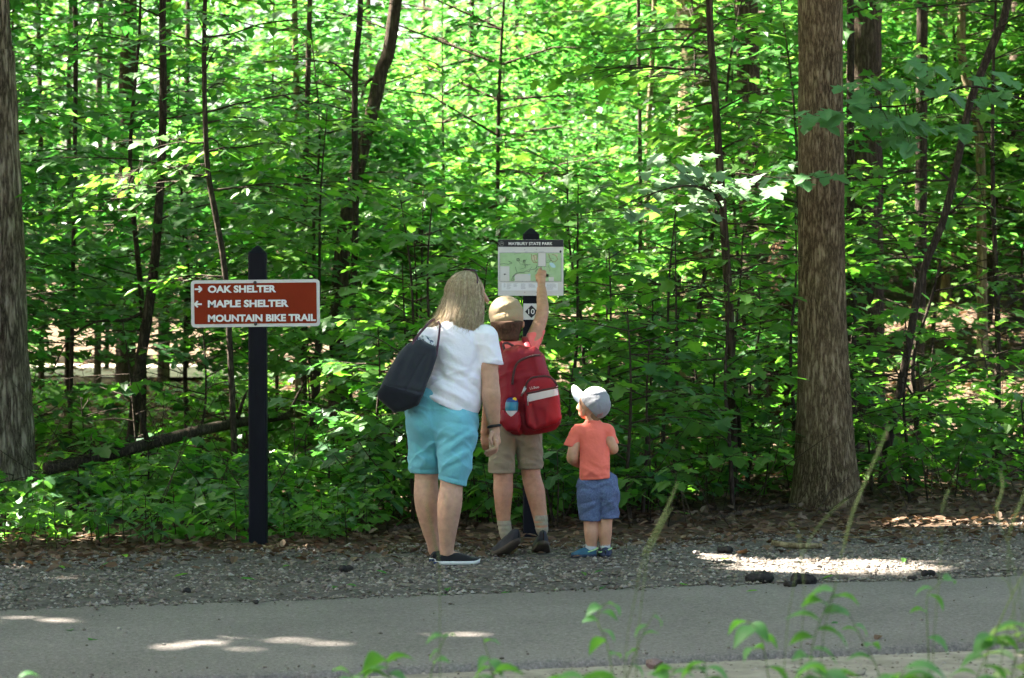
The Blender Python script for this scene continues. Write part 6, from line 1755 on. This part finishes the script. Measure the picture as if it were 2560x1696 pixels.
for a, b_, r_ in (((1478, 1356, 14.5), (1477, 1372, 14.5), 13.5), ((1513, 1350, 14.51), (1513, 1366, 14.51), 12.5)):
    S = Solid(TY, .01); S.c(a, b_, r_, r_)
    for k in range(3): S.fold((a[0] - 18, a[1] + 4 + k * 7), (a[0] + 18, a[1] + 4 + k * 7), 2, 1)
    S.cut((1600, a[1] - 2), (1400, a[1] - 2)); S.build('sock', M['sock_grey'], To, .005)
s1 = shoe(To, gpt(1428, 14.53), gpt(1491, 14.475), .080, .040, M['shoe_blue'], M['navy'], .017, collar=.004)
s2 = shoe(To, gpt(1511, 14.62), gpt(1514, 14.455), .078, .040, M['navy'], M['navy'], .017, collar=.004)
for s_, cx, cY in ((s1, 1478, 14.5), (s2, 1513, 14.505)):
    c = P(cx, 1376, cY); rg = [c + np.array([.036 * math.cos(a), .036 * math.sin(a), .012 * math.cos(a)]) for a in np.linspace(0, 2 * math.pi, 17)]
    tubes('collar', M['lime'], To, [(rg, .004)], 5)
YS, SHF = 0.0, 0.0
P = P0

# ------------------------------------------------------------------ clods and stones at the trail edge
M['clod'] = mat('dark_asphalt_clod', [(.016, .014, .013), (.035, .031, .028), (.06, .053, .047)], 30, .95, 1.0, 60, spec=.1)
for k, (x, y, w, lab) in enumerate(((1898, 1452, 74, 'long dark clod of crumbled asphalt at the trail edge'), (2010, 1456, 64, 'rounded dark clod beside a smaller one at the trail edge'), (1975, 1464, 34, 'small dark clod squeezed between two larger ones'), (2320, 1437, 38, 'dark clod at the end of the sunlit gravel patch'), (2280, 1450, 22, 'little dark lump at the edge of the sunlit gravel patch'),
                                    (1812, 1380, 40, 'dark flat stone lying before the cut stick'), (465, 1482, 24, 'dark pebble clod on the gravel below the brown sign'), (865, 1427, 36, 'dark flat clod on the gravel between sign post and woman'), (640, 1508, 18, 'small dark lump by the trail edge below the brown sign'))):
    q = Gp(x, y + 4); r = w * m_per_px(q[1]) / 2
    Sd = Solid(q[1], .012)
    for j in range(7):
        f = (j - 3) / 3.5
        Sd.ball((x + f * w * .36, y - random.uniform(0, 5) - w * .06, q[1] + random.uniform(-.02, .02)), w * random.uniform(.15, .25))
    root = tag(empty('clod', q), lab, 'clod')
    Sd.mods.append(lambda X, D: D + .006 * (vnoise(X[0] * 70, X[2] * 70 + X[1] * 50, 5) - .5))
    Sd.build('lump', M['clod'], root, .006)
M['rock'] = mat('dusky_red_rock', [(.10, .06, .055), (.17, .11, .10), (.22, .16, .15)], 30, .9, .8)
q = Gp(1635, 1672); V, p = stones_np(np.array([[q[0], q[1], .02]]), np.array([.045]))
tag(link('rock', mesh_np('rock', V, p, False, [M['rock']])), 'dusky reddish rock on the sandy verge of the trail', 'rock')
q = Gp(2140, 1690); V, p = stones_np(np.array([[q[0], q[1], .012]]), np.array([.04]))
tag(link('rock', mesh_np('rock', V, p, False, [M['sand']])), 'pale buff rock half hidden by verge leaves', 'rock')

# ------------------------------------------------------------------ plants in the verge before the camera, out of focus
def ovate(m):
    """pointed oval leaf, folded along the midrib and arched; unit length"""
    n = 9; V = []
    for i in range(n):
        t = i / (n - 1); w = .27 * math.sin(math.pi * t ** .72) ** .9 + (.0 if 0 < i < n - 1 else .002)
        z = .16 * math.sin(math.pi * t * .9) - .20 * t ** 2
        V += [(t, w, z + .09 * w / .27), (t, 0, z), (t, -w, z + .09 * w / .27)]
    q = []
    for i in range(n - 1):
        a = i * 3; q += [(a, a + 1, a + 4, a + 3), (a + 1, a + 2, a + 5, a + 4)]
    return mesh_np('leaf', np.array(V), [np.array(q)], True, [m])
M['verge_leaf'] = leaf_mat('verge_leaf', [(.035, .12, .03), (.05, .15, .04), (.065, .18, .05)], [(.08, .34, .03), (.14, .42, .04), (.2, .48, .05)], tw=.36, rough=.55)
M['verge_sunlit'] = leaf_mat('sunlit_verge_leaf', [(.16, .24, .10), (.22, .31, .15), (.28, .36, .2)], [(.2, .42, .08), (.3, .5, .12), (.36, .52, .16)], tw=.4)  # paler copy of the verge leaf, sunlight put into the colour
M['stem_green'] = mat('green_stem', [(.045, .08, .022), (.08, .125, .035)], 20, .6)
M['spike'] = mat('pale_green_spike', [(.085, .13, .04), (.15, .2, .075)], 40, .7, .5, 120)
LEAF = [ovate(M['verge_leaf']), ovate(M['verge_sunlit'])]
def orient(o, p_, head, droop, roll, size):
    X = Vector((math.cos(head) * math.cos(droop), math.sin(head) * math.cos(droop), -math.sin(droop))); Y0 = Vector((-math.sin(head), math.cos(head), 0)); Z0 = X.cross(Y0)
    Yr = Y0 * math.cos(roll) + Z0 * math.sin(roll); Zr = X.cross(Yr)
    o.matrix_basis = Matrix.Translation(p_) @ Matrix((X, Yr, Zr)).transposed().to_4x4() @ Matrix.Diagonal((size, size, size, 1))
def verge_plant(label, base_x, Y, stem, leaves, pale=0, group=None):
    """stem: photo pixels from low to high; leaves: (pixel x, y of the blade's root, heading in degrees in plan, droop, roll, length m)"""
    pts = [P(x, y, Y + dy) for x, y, dy in stem]
    X0 = pts[0][0]; z0 = float(gz(X0, Y)); pts = [np.array([X0 + (pts[0][0] - pts[1][0]) * .2, Y, z0 - .02])] + pts
    root = tag(empty('verge_plant', (pts[0][0], Y, z0)), label, 'plant', group)
    q = smooth_path(np.array(pts), 20)
    tubes('stem', M['stem_green'], root, [(q, np.linspace(.0022, .001, 20))], 6)
    off = Vector(root.location)
    for (x, y, hd, dr, rl, ln) in leaves:
        p_ = P(x, y, Y + random.uniform(-.03, .03))
        b = q[np.argmin(((q - p_) ** 2).sum(1))]
        lf = bpy.data.objects.new('leaf', LEAF[pale]); COL.objects.link(lf); lf.parent = root
        orient(lf, Vector(p_) - off, rad(hd), rad(dr), rad(rl), ln)
        if np.linalg.norm(b - p_) > .006: tubes('leaf_stalk', M['stem_green'], root, [([b, p_], .0013)], 4)
    return root
rr_ = random.uniform
def auto_leaves(stem, n, ln, Y):
    out = []
    for k in range(n):
        f = .25 + .75 * (k + .5) / n; i = min(int(f * (len(stem) - 1)), len(stem) - 2); g = f * (len(stem) - 1) - i
        x = stem[i][0] * (1 - g) + stem[i + 1][0] * g; y = stem[i][1] * (1 - g) + stem[i + 1][1] * g
        out.append((x, y, (180 if k % 2 else 0) + rr_(-50, 50), rr_(-15, 45), rr_(-35, 35), ln * rr_(.75, 1.15)))
    return out
specs = [  # label, Y, stem pixels, number of leaves, leaf length, pale
    ('low verge plant with upright cupped leaves before the asphalt below the woman', 8.0, [(985, 1780), (975, 1690), (960, 1640)], 6, .085, 0),
    ('slim verge weed with one bright folded leaf at mid trail', 8.3, [(1075, 1760), (1085, 1660), (1110, 1600), (1112, 1588)], 4, .055, 0),
    ('small verge weed holding a single dark leaf tip over the asphalt', 8.4, [(1240, 1770), (1225, 1660), (1205, 1590)], 3, .05, 0),
    ('verge plant with a broad hanging leaf over the sandy edge', 7.8, [(1290, 1800), (1235, 1700), (1222, 1640)], 5, .07, 0),
    ('tall forked verge weed with a dark folded leaf and drooping tip', 8.0, [(1540, 1790), (1530, 1680), (1515, 1600), (1495, 1560), (1500, 1520), (1525, 1505)], 7, .06, 0),
    ('verge plant with one very large leaf lying over the pale sand', 7.4, [(1420, 1790), (1450, 1720), (1470, 1680)], 5, .11, 0),
    ('wiry verge stalk bending over the asphalt with sparse small leaves', 8.2, [(1560, 1780), (1580, 1660), (1610, 1580), (1640, 1530)], 5, .05, 0),
    ('leafy verge clump beneath the big folded leaf', 7.6, [(1780, 1800), (1770, 1720), (1760, 1650)], 8, .08, 0),
    ('tall verge plant topped by a large dark folded leaf', 8.0, [(1935, 1790), (1920, 1690), (1905, 1600), (1880, 1560), (1862, 1553)], 6, .075, 0),
    ('broad-leaved verge plant with a bright heart-shaped leaf', 7.6, [(2010, 1800), (2020, 1690), (2035, 1600), (2060, 1530), (2090, 1470)], 10, .085, 0),
    ('verge plant with long arching leaves over the sand', 7.3, [(2080, 1810), (2075, 1720), (2060, 1660)], 8, .10, 0),
    ('slender verge stem with a pale cupped leaf near its tip', 8.6, [(2325, 1770), (2322, 1650), (2318, 1560), (2318, 1490), (2335, 1470), (2370, 1440)], 5, .07, 0),
    ('verge plant with a big bright leaf leaning across the sand', 7.2, [(2240, 1800), (2245, 1720), (2260, 1670)], 7, .115, 0),
    ('dense leafy verge clump at the sunlit end of the sand', 7.8, [(2420, 1790), (2440, 1700), (2480, 1610), (2490, 1580)], 9, .085, 0),
    ('broad-leaved plant, sunlight put into its pale leaf colour, at the edge of the verge', 8.4, [(2520, 1780), (2530, 1690), (2545, 1610), (2550, 1560)], 11, .11, 1),
    ('low creeping verge plant along the sandy edge', 7.9, [(1640, 1790), (1660, 1720), (1690, 1670)], 6, .075, 0),
    ('tiny verge seedling at the dark end of the sand', 7.6, [(885, 1780), (880, 1700), (872, 1680)], 4, .055, 0),
    ('single-leaved verge seedling before the sign post', 7.8, [(40, 1800), (45, 1715), (48, 1690)], 3, .06, 0),
    ('verge plant with three dim leaves hanging over the asphalt', 8.2, [(2200, 1790), (2195, 1680), (2150, 1590), (2120, 1530)], 6, .07, 0)]
for lab, Y, stem, n, ln, pale in specs:
    Y *= .74; ln *= .74
    st_ = [(x, y, rr_(-.03, .03)) for x, y in stem]
    verge_plant(lab, stem[0][0], Y, st_, auto_leaves(stem, n, ln * 1.2, Y), pale)
# seed spikes
def seed_spike(label, Y, stem, spike, w, pods):
    Y *= .74
    pts = [P(x, y, Y) for x, y in stem]; X0 = pts[0][0]; z0 = float(gz(X0, Y))
    root = tag(empty('seed_spike', (X0, Y, z0)), label, 'plant')
    q = smooth_path(np.array([[X0, Y, z0 - .02]] + pts), 24); tubes('stem', M['stem_green'], root, [(q, .0011)], 6)
    s_ = smooth_path(np.array([P(x, y, Y) for x, y in spike]), 30); u = m_per_px(Y)
    r = .38 * w * u / 2 * np.sin(np.linspace(.25, math.pi - .15, 30)) ** .4
    tubes('spike', M['spike'], root, [(s_, r * (.45 if pods else 1))], 8)
    L = MB()
    for k in range(26 if pods else 46):
        i = int(k / (26 if pods else 46) * 29); a = k * 2.4; rr2 = r[i] * (.9 if pods else 1.0)
        c = s_[i] + rr2 * .8 * np.array([math.cos(a), math.sin(a), .2]); V, p = stones_np(c[None], np.array([max(.0018, rr2 * (.62 if pods else .38))])); L.add(V, p)
    o = L.build('seed_pods', M['spike'], root); o['kind'] = 'stuff'
seed_spike('tall thick green seed spike leaning beside the tan trunk', 7.6, [(2050, 1700), (2085, 1480), (2105, 1380)], [(2105, 1385), (2130, 1290), (2165, 1200), (2200, 1120), (2222, 1065)], 15, False)
seed_spike('beaded seed spike slanting before the foot of the tan trunk', 7.9, [(1960, 1700), (1985, 1460), (2005, 1390)], [(2005, 1390), (2040, 1325), (2085, 1275), (2120, 1245)], 15, True)
seed_spike('short curled beaded spike low beside the slanting one', 8.0, [(2000, 1700), (2010, 1500), (2004, 1400)], [(2004, 1400), (2000, 1350), (1985, 1320), (1973, 1305)], 10, True)
seed_spike('short upright beaded spike at the shaded litter', 7.8, [(2330, 1720), (2350, 1420), (2355, 1290)], [(2353, 1285), (2358, 1262), (2368, 1235), (2376, 1222)], 16, True)
seed_spike('tall pale curved seed spike beside sunlit leaves', 7.4, [(2560, 1640), (2530, 1400), (2495, 1300)], [(2497, 1300), (2492, 1270), (2502, 1240), (2507, 1210), (2500, 1175)], 15, False)
seed_spike('green seed spike leaning out of the frame of the verge', 7.4, [(2540, 1640), (2520, 1420), (2525, 1330)], [(2523, 1335), (2538, 1290), (2556, 1250), (2580, 1200)], 16, False)
seed_spike('faint feathery seed spike rising behind the toddler', 7.7, [(1560, 1720), (1590, 1480), (1610, 1390)], [(1605, 1390), (1640, 1325), (1670, 1265), (1695, 1205)], 12, False)
seed_spike('second feathery seed spike crossing the gravel by the toddler', 8.0, [(1590, 1700), (1615, 1420), (1622, 1380)], [(1620, 1385), (1645, 1335), (1662, 1300), (1680, 1270)], 11, False)
seed_spike('small feathery spike standing before the woman\'s calf', 8.2, [(1100, 1720), (1098, 1420), (1088, 1360)], [(1090, 1375), (1082, 1330), (1072, 1290), (1065, 1255)], 8, True)
seed_spike('pale beaded spike leaning over the sunny corner of the verge', 8.0, [(2500, 1720), (2530, 1540), (2560, 1450)], [(2520, 1560), (2535, 1520), (2520, 1460), (2495, 1435)], 11, True)
seed_spike('thick pale stalk rising through the sunlit leaves', 8.2, [(2465, 1700), (2480, 1610), (2500, 1560)], [(2480, 1600), (2510, 1530), (2545, 1460), (2570, 1420)], 11, False)
